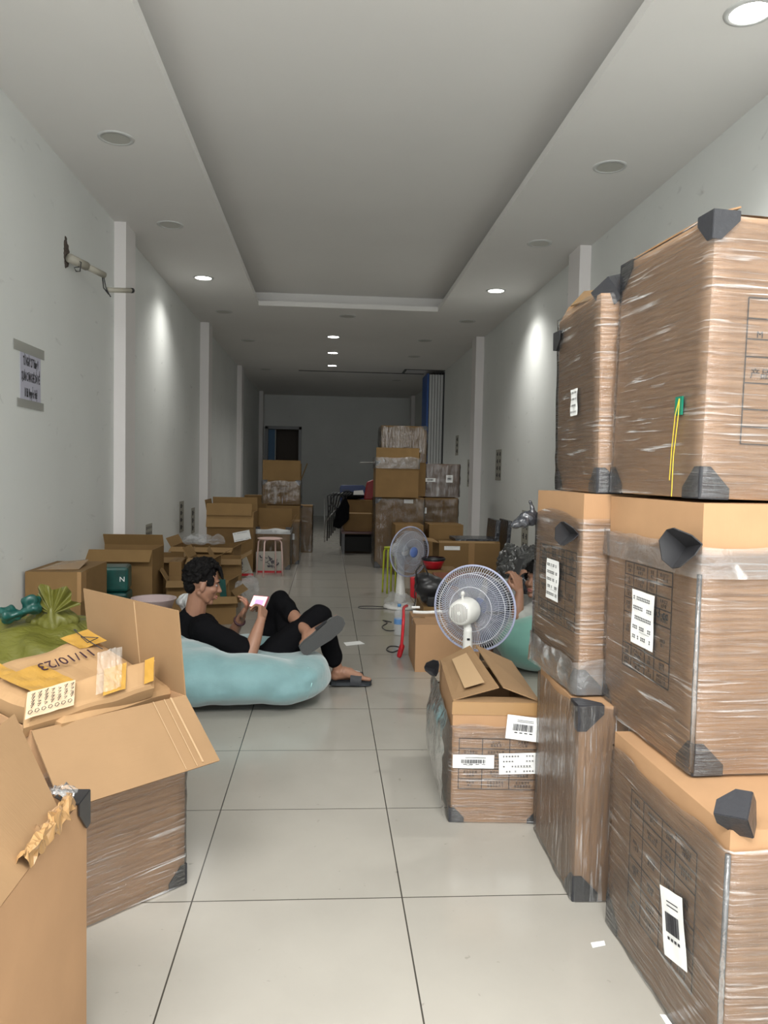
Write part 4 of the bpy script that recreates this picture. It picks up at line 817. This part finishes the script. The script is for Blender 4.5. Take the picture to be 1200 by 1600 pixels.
so, band = sandal(PR, body, nmat('sandal_black', (.02, .025, .032), .6), nmat('sandal_band', (.018, .02, .025), .5))
Mx = basis(PR(.78, -.050, -.008), toR-hlR, (0, 0, 1))
MB().box((-.022, -.003, 0), (.022, .004, .0008), Mx).build('side_mark', PAPER, so, world=True)
MB().tube([band(.2, .62)+Vector((0, 0, .003)), band(.8, .62)+Vector((0, 0, .003)), band(.8, .48)+Vector((0, 0, .003)), band(.2, .48)+Vector((0, 0, .003))], .0012, 4, closed=True).build('band_mark', PAPER, so, world=True)
so2, band2 = sandal(PL, body, nmat('sandal_sole_grey', (.065, .066, .066), .8, bump=((200, 200, 200), .6, .003)), nmat('sandal_band', (.018, .02, .025), .5), z=-.014)
# phone
px_ = (Vector((.60, -.78, .08))).normalized(); pn = Vector((-.66, -.56, .48)); py_ = pn.cross(px_).normalized()
ph = thing('smartphone', 'smartphone with a glowing pink screen in the lounging person hands', 'phone', phc); Mp = basis(phc, px_, py_)
MB().box((-.075, -.036, -.008), (.075, .036, 0), Mp).build('phone_case', nmat('pink_case', (.30, .06, .09), .4), ph, world=True, bevel=.003)
sc_ = MB().box((-.070, -.032, .0004), (.070, .032, .0012), Mp).build('screen', nmat('screen_pink', (.5, .3, .3), .3, emit=((1, .52, .50), 1.1)), ph, world=True)
MB().box((-.03, -.02, .0014), (.05, .01, .0018), Mp).build('screen_picture', nmat('screen_violet', (.4, .2, .5), .3, emit=((.7, .35, .8), .8)), sc_, world=True)
# bean bag
bb = thing('bean_bag', 'pale teal velvet bean bag chair under the lounging person', 'bean bag', (-.45, 4.2, 0))
m_ = MB(); m_.ell((-.50, 4.20, .13), (.46, .40, .13)); m_.ell((-.22, 4.17, .12), (.26, .34, .12)); m_.ell((-.74, 4.15, .16), (.27, .34, .155)); m_.ell((-.86, 4.38, .16), (.22, .26, .16)); m_.ell((-.40, 4.50, .14), (.34, .24, .14)); m_.ell((-.42, 4.0, .155), (.34, .20, .125)); m_.ell((-.66, 4.0, .165), (.26, .20, .145)); m_.ell((-.10, 4.15, .165), (.125, .27, .09))
bo = remesh(m_.build('bag', TEAL, bb, world=True), .012, 16, lambda q: noise.noise(q*4)*.010+noise.noise(q*11)*.004, zmin=.002)
MB().tube([(-.115, 3.935, .055), (-.095, 3.93, .10), (-.085, 3.935, .16), (-.085, 3.965, .215)], .003, 6).build('seam', nmat('seam_teal', (.35, .62, .62), .6), bb, smooth=True, world=True)
def snap(o, tgt):                                 # lay a seam on the bag surface
    from mathutils.bvhtree import BVHTree
    bv = BVHTree.FromPolygons([v.co.copy() for v in tgt.data.vertices], [tuple(p_.vertices) for p_ in tgt.data.polygons])
    c_ = sum((v.co for v in o.data.vertices), Vector())/len(o.data.vertices)
    n_ = len(o.data.vertices)//6
    for i in range(n_):
        ctr = sum((o.data.vertices[i*6+j].co for j in range(6)), Vector())/6; hit = bv.find_nearest(ctr)
        if hit[0] is not None:
            for j in range(6): o.data.vertices[i*6+j].co += hit[0]-ctr
snap([c_ for c_ in bb.children if c_.name.startswith('seam')][0], bo)
# --- second person, mostly hidden behind the stacks
man2 = thing('person', 'person in pale shirt reclining behind the tall right stacks, only face and hands showing', 'person', (1.35, 5.1, 0))
H2 = at(841, 908, 5.05); m_ = MB(); p, Rm = head_prims(m_, H2, (-.72, -.66, .12), (.10, .05, 1), 1.0)
n2 = H2+Vector((.07, .03, -.15)); m_.capsule(n2, H2+Vector((.0, 0, -.04)), .06, .055)
s1, e1, w1 = H2+Vector((-.06, -.10, -.22)), at(808, 962, 4.80), at(812, 925, 4.82)
s2, e2, w2 = H2+Vector((.1, .22, -.22)), at(782, 935, 5.05), at(795, 918, 4.98)
ch2 = H2+Vector((.08, .06, -.30)); pv2 = at(826, 992, 5.15)
for a, b, c_, r_ in ((s1, e1, w1, 1), (s2, e2, w2, 1)): m_.capsule(a, b, .046, .036); m_.capsule(b, b.lerp(c_, .35), .036, .037); m_.capsule(b.lerp(c_, .35), c_, .037, .025)
m_.capsule(ch2, pv2, .11, .11); m_.capsule(s1, s2, .05, .05)
k21, a21, k22, a22 = at(778, 925, 5.0), at(764, 1003, 4.95), at(772, 935, 5.3), at(752, 985, 5.3)
for a, b in ((k21, a21), (k22, a22)): m_.capsule(pv2, a, .08, .05); m_.capsule(a, b, .045, .030); b2_ = b.copy(); b2_.z = .02; m_.capsule(b, b2_, .03, .03); m_.capsule(b2_, b2_+Vector((.04, -.16, 0)), .03, .02)
ph2 = at(806, 902, 4.88)
hand_prims(m_, w1, (-.20, .05, 1), (.5, -.85, 0), [(25, 50, 30), (30, 55, 30), (35, 60, 30), (45, 60, 30)], [(.045, .042, -.014), (.07, .045, -.03), (.09, .035, -.038)], -1)
hand_prims(m_, w2, (.30, -.3, .9), (-.8, -.45, .2), [(20, 40, 25), (25, 45, 30), (30, 50, 30), (40, 50, 35)], [(.045, .042, -.01), (.075, .048, -.02), (.10, .035, -.03)], 1)
body2 = remesh(m_.build('body', SKIN, man2, world=True), .0052, 4); face_parts(p, Rm, body2); hair(p, 1.0, body2, 5, 200)
m_ = MB(); m_.capsule(ch2, pv2, .14, .135); m_.capsule(s1, s2, .085, .085); m_.capsule(s1, s1.lerp(e1, .85), .075, .062); m_.capsule(s2, s2.lerp(e2, .7), .075, .062)
remesh(m_.build('shirt', GRYC, body2, world=True), .009, 4, lambda q: noise.noise(q*14)*.008)
m_ = MB(); m_.ell(pv2, (.17, .16, .13)); m_.capsule(pv2, k21, .10, .068); m_.capsule(k21, a21, .066, .052); m_.capsule(pv2, k22, .10, .068); m_.capsule(k22, a22, .066, .052)
remesh(m_.build('trousers', nmat('navy_cloth', (.012, .014, .022), .85), body2, world=True), .009, 4, lambda q: noise.noise(q*14)*.006)
q_ = thing('smartphone', 'dark smartphone held up by the reclining person behind the fan', 'phone', ph2); Mq = basis(ph2+Vector((.02, .02, .05)), (.3, -.9, .1), (.4, .1, .9))
MB().box((-.036, -.075, 0), (.036, .075, .008), Mq).build('phone_case', PLB, q_, world=True, bevel=.003)
b2g = thing('bean_bag', 'mint green bean bag behind the right stacks under the reclining person', 'bean bag', (1.45, 5.0, 0))
m_ = MB(); m_.ell((1.52, 4.95, .17), (.46, .42, .17)); m_.ell((1.70, 5.05, .28), (.34, .36, .22)); m_.ell((1.32, 4.78, .18), (.25, .22, .175))
remesh(m_.build('bag', MINT, b2g, world=True), .014, 15, lambda q: noise.noise(q*5)*.012, zmin=.002)
# ------------------------------------------------------------------ small things near the right fan
def cord(label, pts, r, mat, name='cord', cat='cable'):
    P = [Vector(q) for q in pts]; out = []
    for i in range(len(P)-1):
        p0, p1, p2, p3 = P[max(i-1, 0)], P[i], P[i+1], P[min(i+2, len(P)-1)]
        for k_ in range(6):
            t = k_/6; out.append(.5*((2*p1)+(p2-p0)*t+(2*p0-5*p1+4*p2-p3)*t*t+(3*p1-p0-3*p2+p3)*t**3))
    out.append(P[-1]); return tag(MB().tube(out, r, 6).build(name, mat, smooth=True), label, cat)
def fl(x, y, z=.004):                              # a floor point
    d = (x-600)/FPX*_r-(y-800)/FPX*_u+_f; v = CAM+d*((z-CAM.z)/d.z); return v
cord('black looped cable on the floor left of the water bottle', [fl(617, 985), fl(604, 985), fl(597, 979), fl(605, 973), fl(598, 969), fl(612, 972)], .004, PLB)
cord('black cable loop on the floor beside the red strap end', [fl(622, 1016), fl(612, 1019), fl(604, 1015), fl(609, 1010), fl(620, 1010), fl(628, 1013)], .004, PLB)
cord('thin black cable loop on the floor left of the clear bag', [fl(605, 951), fl(580, 951), fl(562, 950), fl(562, 947.5), fl(580, 947), fl(600, 948)], .0035, PLB)
cord('red strap draped over the left edge of the closed carton', [at(636, 949, 5.05)+Vector((0, 0, .01)), at(631, 950, 4.92), at(630.5, 966, 4.78), at(629, 990, 4.76), at(627, 1014, 4.76)], .010, RED, 'red_strap', 'strap')
t = thing('red_strap_end', 'glossy red padded end of the strap hanging by the carton', 'strap', fl(626, 1022)); MB().capsule(fl(628, 1010, .08), fl(624, 1024, .02), .018, .017).build('strap_end', RED, t, smooth=True, world=True)
# water bottle
wb = fl(623, 992); t = thing('water_bottle', 'clear plastic water bottle with a blue label on the floor by the red strap', 'bottle', wb)
MB().lathe([(.001, .001), (.036, .003), (.038, .02), (.036, .06), (.038, .07), (.038, .13), (.034, .15), (.040, .165), (.018, .205), (.013, .215), (.013, .225)], 24, cap=False).build('bottle', nmat('clear_plastic', (.75, .8, .85), .08, alpha=.22), t, smooth=True)
MB().lathe([(.0385, .085), (.0385, .125)], 24, cap=False).build('bottle_label', nmat('label_blue', (.10, .28, .60), .4, alpha=.8), t, smooth=True); MB().lathe([(.014, .215), (.014, .235), (.001, .236)], 16).build('cap', nmat('cap_blue', (.1, .3, .6), .4), t, smooth=True)
crumple('crumpled clear plastic bag at the foot of the far fan', tuple(fl(620, 952)+Vector((0, 0, .05))), (.13, .10, .09), BAGC, 'clear_plastic_bag', 'plastic bag', .05, 21, .011)
# items on the cartons behind the fan
cord('white rolled sheet lying on the closed carton by the near fan', [at(645, 956, 4.98), at(665, 957, 4.98), at(700, 955, 4.98)], .011, PAPER, 'paper_roll', 'paper')
cord('small white roll behind the long white rolled sheet', [at(643, 949, 5.12), at(656, 949, 5.12)], .009, PAPER, 'paper_roll', 'paper')
hm = thing('black_machine', 'round black appliance with a wire handle on the low carton left of the near fan', 'appliance', at(668, 938, 5.6))
m_ = MB(); m_.ell(at(673, 917, 5.65), (.125, .11, .085)); m_.ell(at(664, 905, 5.65), (.08, .09, .05)); m_.ell(at(675, 934, 5.65), (.09, .09, .05))
remesh(m_.build('machine_body', PLB, hm, world=True), .008, 4)
MB().tube([at(652, 918, 5.6), at(650, 893, 5.6), at(656, 883, 5.6), at(663, 884, 5.6), at(670, 900, 5.6)], .006, 6).build('handle', PLB, hm, smooth=True, world=True)
cord('thin black cable hanging from the round appliance', [at(655, 908, 5.62), at(648, 925, 5.48), at(649, 938, 5.47), at(646, 950, 5.47)], .004, PLB)
hm2 = thing('small_black_box', 'small black box below the round appliance on the carton', 'box', (.78, 5.55, .272)); MB().box(tuple(Vector((at(668, 950, 5.52).x, 5.52, .272))), tuple(at(684, 938, 5.52)+Vector((0, .1, .02)))).build('box_body', PLB, hm2, world=True, bevel=.005)
t = thing('red_bag', 'upright red fabric bag left of the round black appliance', 'bag', (.86, 5.95, 0)); MB().slab([at(641, 902, 5.9), at(648, 901, 5.9), at(651, 918, 5.9), at(650, 936, 5.9), at(641, 932, 5.9)], .05).build('bag_body', RED, t, world=True, bevel=.006)
t = thing('red_dish', 'red round dish between the two fans', 'dish', at(677, 884, 6.9)); MB().lathe([(.001, 0), (.07, .0), (.095, .06), (.10, .075), (.08, .07), (.001, .02)], 24, M=Matrix.Translation(at(677, 888, 6.9))).build('dish_bowl', RED, t, smooth=True, world=True)
MB().lathe([(.098, .07), (.11, .085), (.098, .10)], 24, M=Matrix.Translation(at(677, 888, 6.9)), cap=False).build('dish_rim', PLB, t, smooth=True, world=True)
carton('brown box under the red round dish', tuple(at(677, 889, 6.95)-Vector((.09, .1, at(677, 889, 6.95).z))), 0, (.30, .3, at(677, 889, 6.9).z-.004), mats=(CBD, CBDI))
# papers on floor and a slipper
for lab, P in (('white paper sheet on the floor behind the grounded sandal', ((537, 1004), (562, 1001.5), (570, 1006), (541, 1009))), ('small torn white scrap with a dark mark by the corner carton', ((923, 1473), (944, 1470), (946, 1477), (926, 1481))), ('small white scrap at the bottom edge of the photo by the corner carton', ((1031, 1585), (1040, 1586), (1050, 1600), (1042, 1602)))):
    Q = [fl(x, y, .002) for x, y in P]; o = MB().slab(Q, .0012).build('paper_scrap', PAPER); tag(o, lab, 'paper')
t = thing('slipper', 'white slipper with black sole half hidden behind the small film-wrapped carton', 'slipper', fl(684, 1122)); c_ = fl(688, 1124)
def sl(s_, z0, z1): return MB().lathe([(.001, z0), (.05*s_, z0), (.052*s_, (z0+z1)/2), (.048*s_, z1), (.001, z1)], 24, Matrix.Translation((c_.x, c_.y, 0)) @ Matrix.Diagonal((.8, 2.2, 1, 1)))
sl(1, .002, .012).build('sole', PLB, t, smooth=True, world=True); sl(.98, .012, .022).build('footbed', PAPER, t, smooth=True, world=True)
MB().grid(lambda a, b: Vector((c_.x-.036*math.cos(math.pi*b), c_.y-.02+.07*a, .018+.045*math.sin(math.pi*b))), 6, 14).build('strap', PAPER, t, smooth=True, world=True)
# ------------------------------------------------------------------ things on the walls
def wall_sheet(name, label, cat, side, y0, y1, z0, z1, mat, rows=0, ink=None, cols=4, tapes=True, skew=0):
    X = XL+.002 if side == 'L' else XR-.002; s_ = 1 if side == 'L' else -1
    t = thing(name, label, cat, (X, (y0+y1)/2, z0)); th = .002*s_
    MB().box((X, y0, z0), (X+th, y1, z1)).build('sheet', mat, t, world=True)
    if rows:
        g = MB(); rd = random.Random(int(y0*100)); 
        for j in range(rows):
            zc = z1-(j+.7)*(z1-z0)/(rows+.4)
            for i in range(cols):
                yc = y0+(i+.6)*(y1-y0)/(cols+.2); a = (y1-y0)/cols*.28; b = (z1-z0)/rows*.28
                g.box((X+th, yc-a, zc-b*rd.uniform(.6, 1)), (X+th*1.5, yc+a*.2, zc+b)); g.box((X+th, yc-a, zc-b*.15), (X+th*1.5, yc+a, zc+b*.2))
        g.build('printing', ink or INKK, t, world=True)
    return t
GT = nmat('clear_tape_strip', (.50, .50, .46), .2, alpha=.55)
yp0, yp1 = 4.70, 5.02
ps = wall_sheet('paper_notice', 'white paper notice with three bold text lines taped on the left wall', 'notice', 'L', yp0, yp1, 1.59, 1.90, nmat('notice_paper', (.47, .47, .56), .6))
MT = lambda z: basis((XL+.0045, (yp0+yp1)/2, z), (0, 1, 0), (0, 0, 1))
for tx, z, s_ in (('TỪ NGÀY 27 Tháng 9', 1.838, .072), ('QUÁN CƠM KHÊ DỜI VỀ', 1.748, .072), ('10 Bà Nguyễn Huệ', 1.655, .072)):
    text(tx, s_, INKK, MT(z), ps, 'lettering', sx=.36, th=.0003, bold=.0022)
for a in ((4.60, 5.08, 1.885, 1.945, .03), (4.65, 5.07, 1.565, 1.615, 0)):
    MB().box((XL+.0048, a[0], a[2]), (XL+.0055, a[1], a[3])).build('tape_strip', GT, ps, world=True)
STK = nmat('sticker_cream', (.36, .35, .30), .6)
for (lab, s_, y0, y1, z0, z1, r_, c_) in [
    ('printed sticker low on the left wall right beside the first column', 'L', 7.04, 7.28, .44, .74, 4, 4), ('second printed sticker on the left wall, right of the one at the first column', 'L', 7.86, 8.14, .41, .66, 4, 4),
    ('tall torn sticker strip on the left wall halfway between the first two columns', 'L', 9.62, 9.90, .44, .82, 4, 1), ('torn sticker strip on the left wall just before the second column', 'L', 10.45, 10.72, .36, .70, 3, 1),
    ('small dark sticker on the left wall past the second column, upper one', 'L', 11.95, 12.15, 1.60, 1.80, 3, 1), ('long sticker strip on the left wall past the second column, lower one', 'L', 11.95, 12.2, 1.0, 1.40, 3, 1),
    ('printed sticker at mid height on the right wall before the second column', 'R', 10.12, 10.46, 1.15, 1.56, 4, 2), ('sticker low on the right wall behind the black wrapped corner piece', 'R', 8.65, 8.95, .34, .82, 4, 2),
    ('small sticker high on the right wall past the second column', 'R', 13.55, 13.85, 1.55, 1.90, 3, 1), ('torn sticker strip on the right wall just past the second column', 'R', 12.35, 12.6, 1.02, 1.46, 3, 1)]:
    wall_sheet('wall_sticker', lab, 'sticker', s_, y0, y1, z0, z1, STK, r_, nmat('faded_ink', (.07, .07, .075), .7), c_)
# scuffs are in the paint; broken pipe stub with wires on the left wall
t = thing('pipe_stub', 'broken white conduit stub with loose wires sticking out of the left wall near the notice', 'pipe', (XL, 5.5, 2.6)); PV = nmat('old_pvc', (.38, .36, .30), .5)
hx = MB().ell((XL+.001, 5.50, 2.67), (.012, .045, .11), None, 12); remesh(hx.build('wall_hole', nmat('broken_plaster', (.07, .055, .045), .9), t, world=True), .006, 1, lambda q: noise.noise(q*50)*.012)
pa, pb, pc, pd_ = at(108, 403, 5.45), at(135, 416, 5.60), at(163, 430, 5.75), at(166, 434, 5.75)
MB().tube([pa, pb], .030, 14).tube([pb, pc], .022, 14).build('conduit', PV, t, smooth=True, world=True)
MB().tube([at(168, 453, 5.8), at(206, 454, 5.95)], .018, 14).build('conduit', PV, t, smooth=True, world=True); MB().tube([at(204, 454, 5.94), at(207.5, 454, 5.96)], .019, 12).build('end_cap', PLB, t, smooth=True, world=True)
MB().tube([at(118, 405, 5.5), at(127, 410, 5.5), at(125, 424, 5.5), at(119, 424, 5.5), at(116, 418, 5.5), at(124, 417, 5.5)], .004, 6).build('wires', PLB, t, smooth=True, world=True); wr_ = MB().tube([at(160, 432, 5.74), at(162, 450, 5.76), at(170, 460, 5.78)], .005, 6).tube([at(162, 432, 5.74), at(166, 452, 5.78), at(173, 464, 5.78)], .004, 6)
wr_.build('wires', PLB, t, smooth=True, world=True)
# ------------------------------------------------------------------ folding partition, track
t = thing('folding_partition', 'folded white accordion partition with a blue outer panel against the far right wall', 'partition', (2.05, 15.4, 0))
MB().box((1.93, 15.42, .02), (1.965, 16.2, 3.19)).build('blue_panel', BLUE, t, world=True)
for i in range(5): 
    MB().box((1.975+.056*i, 15.40, .02), (2.022+.056*i, 16.2, 3.17)).build('panel', WPAN, t, world=True, bevel=.004)
    if i > 0: MB().box((1.975+.056*i-.006, 15.41, .02), (1.975+.056*i-.001, 16.19, 3.20)).build('seal', PLB, t, world=True)
MB().box((2.255, 15.37, .02), (2.271, 16.2, 3.22)).build('edge_frame', DGR, t, world=True)
tr_ = MB(); tr_.box((-.62, 15.97, H-.008), (1.93, 16.03, H+.001)).box((1.50, 15.33, H-.008), (2.27, 15.37, H+.001)).box((1.47, 15.33, H-.008), (1.52, 16.0, H+.001))
tag(tr_.build('ceiling_track', nmat('track_black', (.015, .015, .015), .4)), 'thin black sliding track across the ceiling leading to the partition', 'track')
# second back opening: pale panel beyond the partition
tag(MB().box((2.262, 17.0, 1.65), (2.272, 17.15, 1.85)).box((2.255, 17.03, 1.70), (2.262, 17.12, 1.80)).build('wall_switch', DGR), 'small dark switch on the right wall beyond the partition', 'switch')
# ------------------------------------------------------------------ far clutter in the middle
def simple(name, label, cat, fn, base):
    t = thing(name, label, cat, base); fn(t); return t
def f_(t):
    y = 13.2; MB().slab([at(533, 758, y), at(568, 758, y), at(571, 762, y), at(571, 790, y), at(532, 790, y), at(531, 762, y)], .03).build('backrest', NAVY, t, world=True, bevel=.01)
    g = MB()
    for i in range(5): g.box(tuple(at(534, 765+5*i, y)+Vector((0, -.02, 0))), tuple(at(546, 766.2+5*i, y)+Vector((0, -.016, 0))))
    g.build('backrest_slots', DGR, t, world=True)
    a = at(531, 790, y); b = at(571, 790, y); MB().box((a.x, y-.42, .42), (b.x, y, .46)).build('seat', NAVY, t, world=True, bevel=.01)
    for sx in (a.x+.02, b.x-.02):
        for sy in (y-.4, y): MB().tube([(sx, sy, 0), (sx, sy, .44 if sy < y else a.z)], .013, 8).build('leg', PLB, t, smooth=True, world=True)
simple('plastic_chair', 'dark blue plastic chair standing among clutter at the far end', 'chair', f_, (.25, 13.1, 0))
def f_(t):
    y = 11.6
    for i in range(7): MB().tube([at(511+3*i, 845-4*i, y+.07*i), at(513+3*i, 800, y+.1*i), at(512+5*i, 775, y), at(522+5*i, 770, y)], .010, 6).build('frame_tube', PLB, t, smooth=True, world=True)
    for (x, yy, r_) in ((528, 783, .10), (519, 795, .06)):
        c_ = at(x, yy, y); MB().tube([c_+Vector((math.cos(a)*r_, .02, math.sin(a)*r_)) for a in [i*.393 for i in range(16)]], .010, 6, closed=True).build('wheel', PLB, t, smooth=True, world=True)
    MB().slab([at(526, 797, y), at(540, 775, y), at(546, 790, y), at(545, 812, y), at(530, 826, y), at(520, 822, y)], .16).build('fabric_seat', BLKC, t, world=True, bevel=.02)
    MB().tube([at(506, 820, y), at(515, 807, y-.1), at(524, 797, y-.1)], .008, 6).tube([at(507, 847, y-.1), at(507, 780, y-.1)], .006, 6).build('metal_rod', METAL, t, smooth=True, world=True)
simple('folded_pushchair', 'black folded pushchair with wheels and rods in the far aisle', 'pushchair', f_, (.02, 11.6, 0))
def f_(t):
    MB().box((.22, 11.6, .30), (.72, 12.2, .33)).build('table_top', nmat('dark_red_wood', (.06, .012, .012), .4), t, world=True)
    for x in (.25, .69):
        for y in (11.63, 12.17): MB().box((x-.02, y-.02, 0), (x+.02, y+.02, .30)).build('leg', PLB, t, world=True)
    MB().box((.27, 11.66, .03), (.68, 12.1, .25)).build('shelf_drawer', nmat('matte_black', (.006, .006, .006), .8), t, world=True)
simple('low_table', 'low dark red and black table in the far aisle left of the right rear stack', 'table', f_, (.47, 11.9, 0))
carton('greyish box on the low dark table', (.26, 11.75, .332), 0, (.42, .4, .26), mats=(CBD, CBDI)); carton('brown box with rounded white cover topping the far clutter', (.25, 12.3, 0), 0, (.5, .4, .78), mats=(CBD, CBDI))
for lab, x0, z0, dx in (('wide black bag lying over the far brown box', 546, 779, 42),):
    t = thing('black_bag', lab, 'bag', (.45, 12.5, .78)); m_ = MB(); m_.ell((.40, 12.5, .83), (.20, .2, .05)); m_.ell((.32, 12.45, .86), (.12, .15, .06)); remesh(m_.build('bag_body', BLKC, t, world=True), .015, 3)
    MB().slab([at(553, 767, 12.3), at(567, 766, 12.3), at(569, 773, 12.3), at(552, 773, 12.3)], .05).build('white_cloth', PAPER, t, world=True)
t = thing('red_bag', 'red folded bag left of the open carton on the right rear stack', 'bag', (.7, 12.5, .78)); MB().slab([at(573, 753, 12.5), at(584, 749, 12.5), at(587, 781, 12.5), at(568, 781, 12.5)], .12).build('bag_body', nmat('dark_red', (.22, .008, .012), .4), t, world=True, bevel=.02)
for i in range(5):
    q_ = fl(566+5*i, 848-2*(i % 2)); t = thing('paper_scrap', 'crumpled pale paper scrap on the floor before the right rear stack', 'paper', q_, 0, 'scraps by the right rear stack')
    o = MB().ell((0, 0, .02), (.05, .035, .022), None, 10).build('crumpled_paper', nmat('scrap_paper', (.45, .44, .38), .7), t); remesh(o, .006, 0, lambda q: noise.noise(q*60)*.012, zmin=.001)
q_ = tag(MB().tube([at(563, 723, 10.5), at(602, 722.5, 10.5)], .009, 8).build('metal_rod', METAL), 'thin metal rod sticking out left of the open carton on the right rear stack', 'rod')
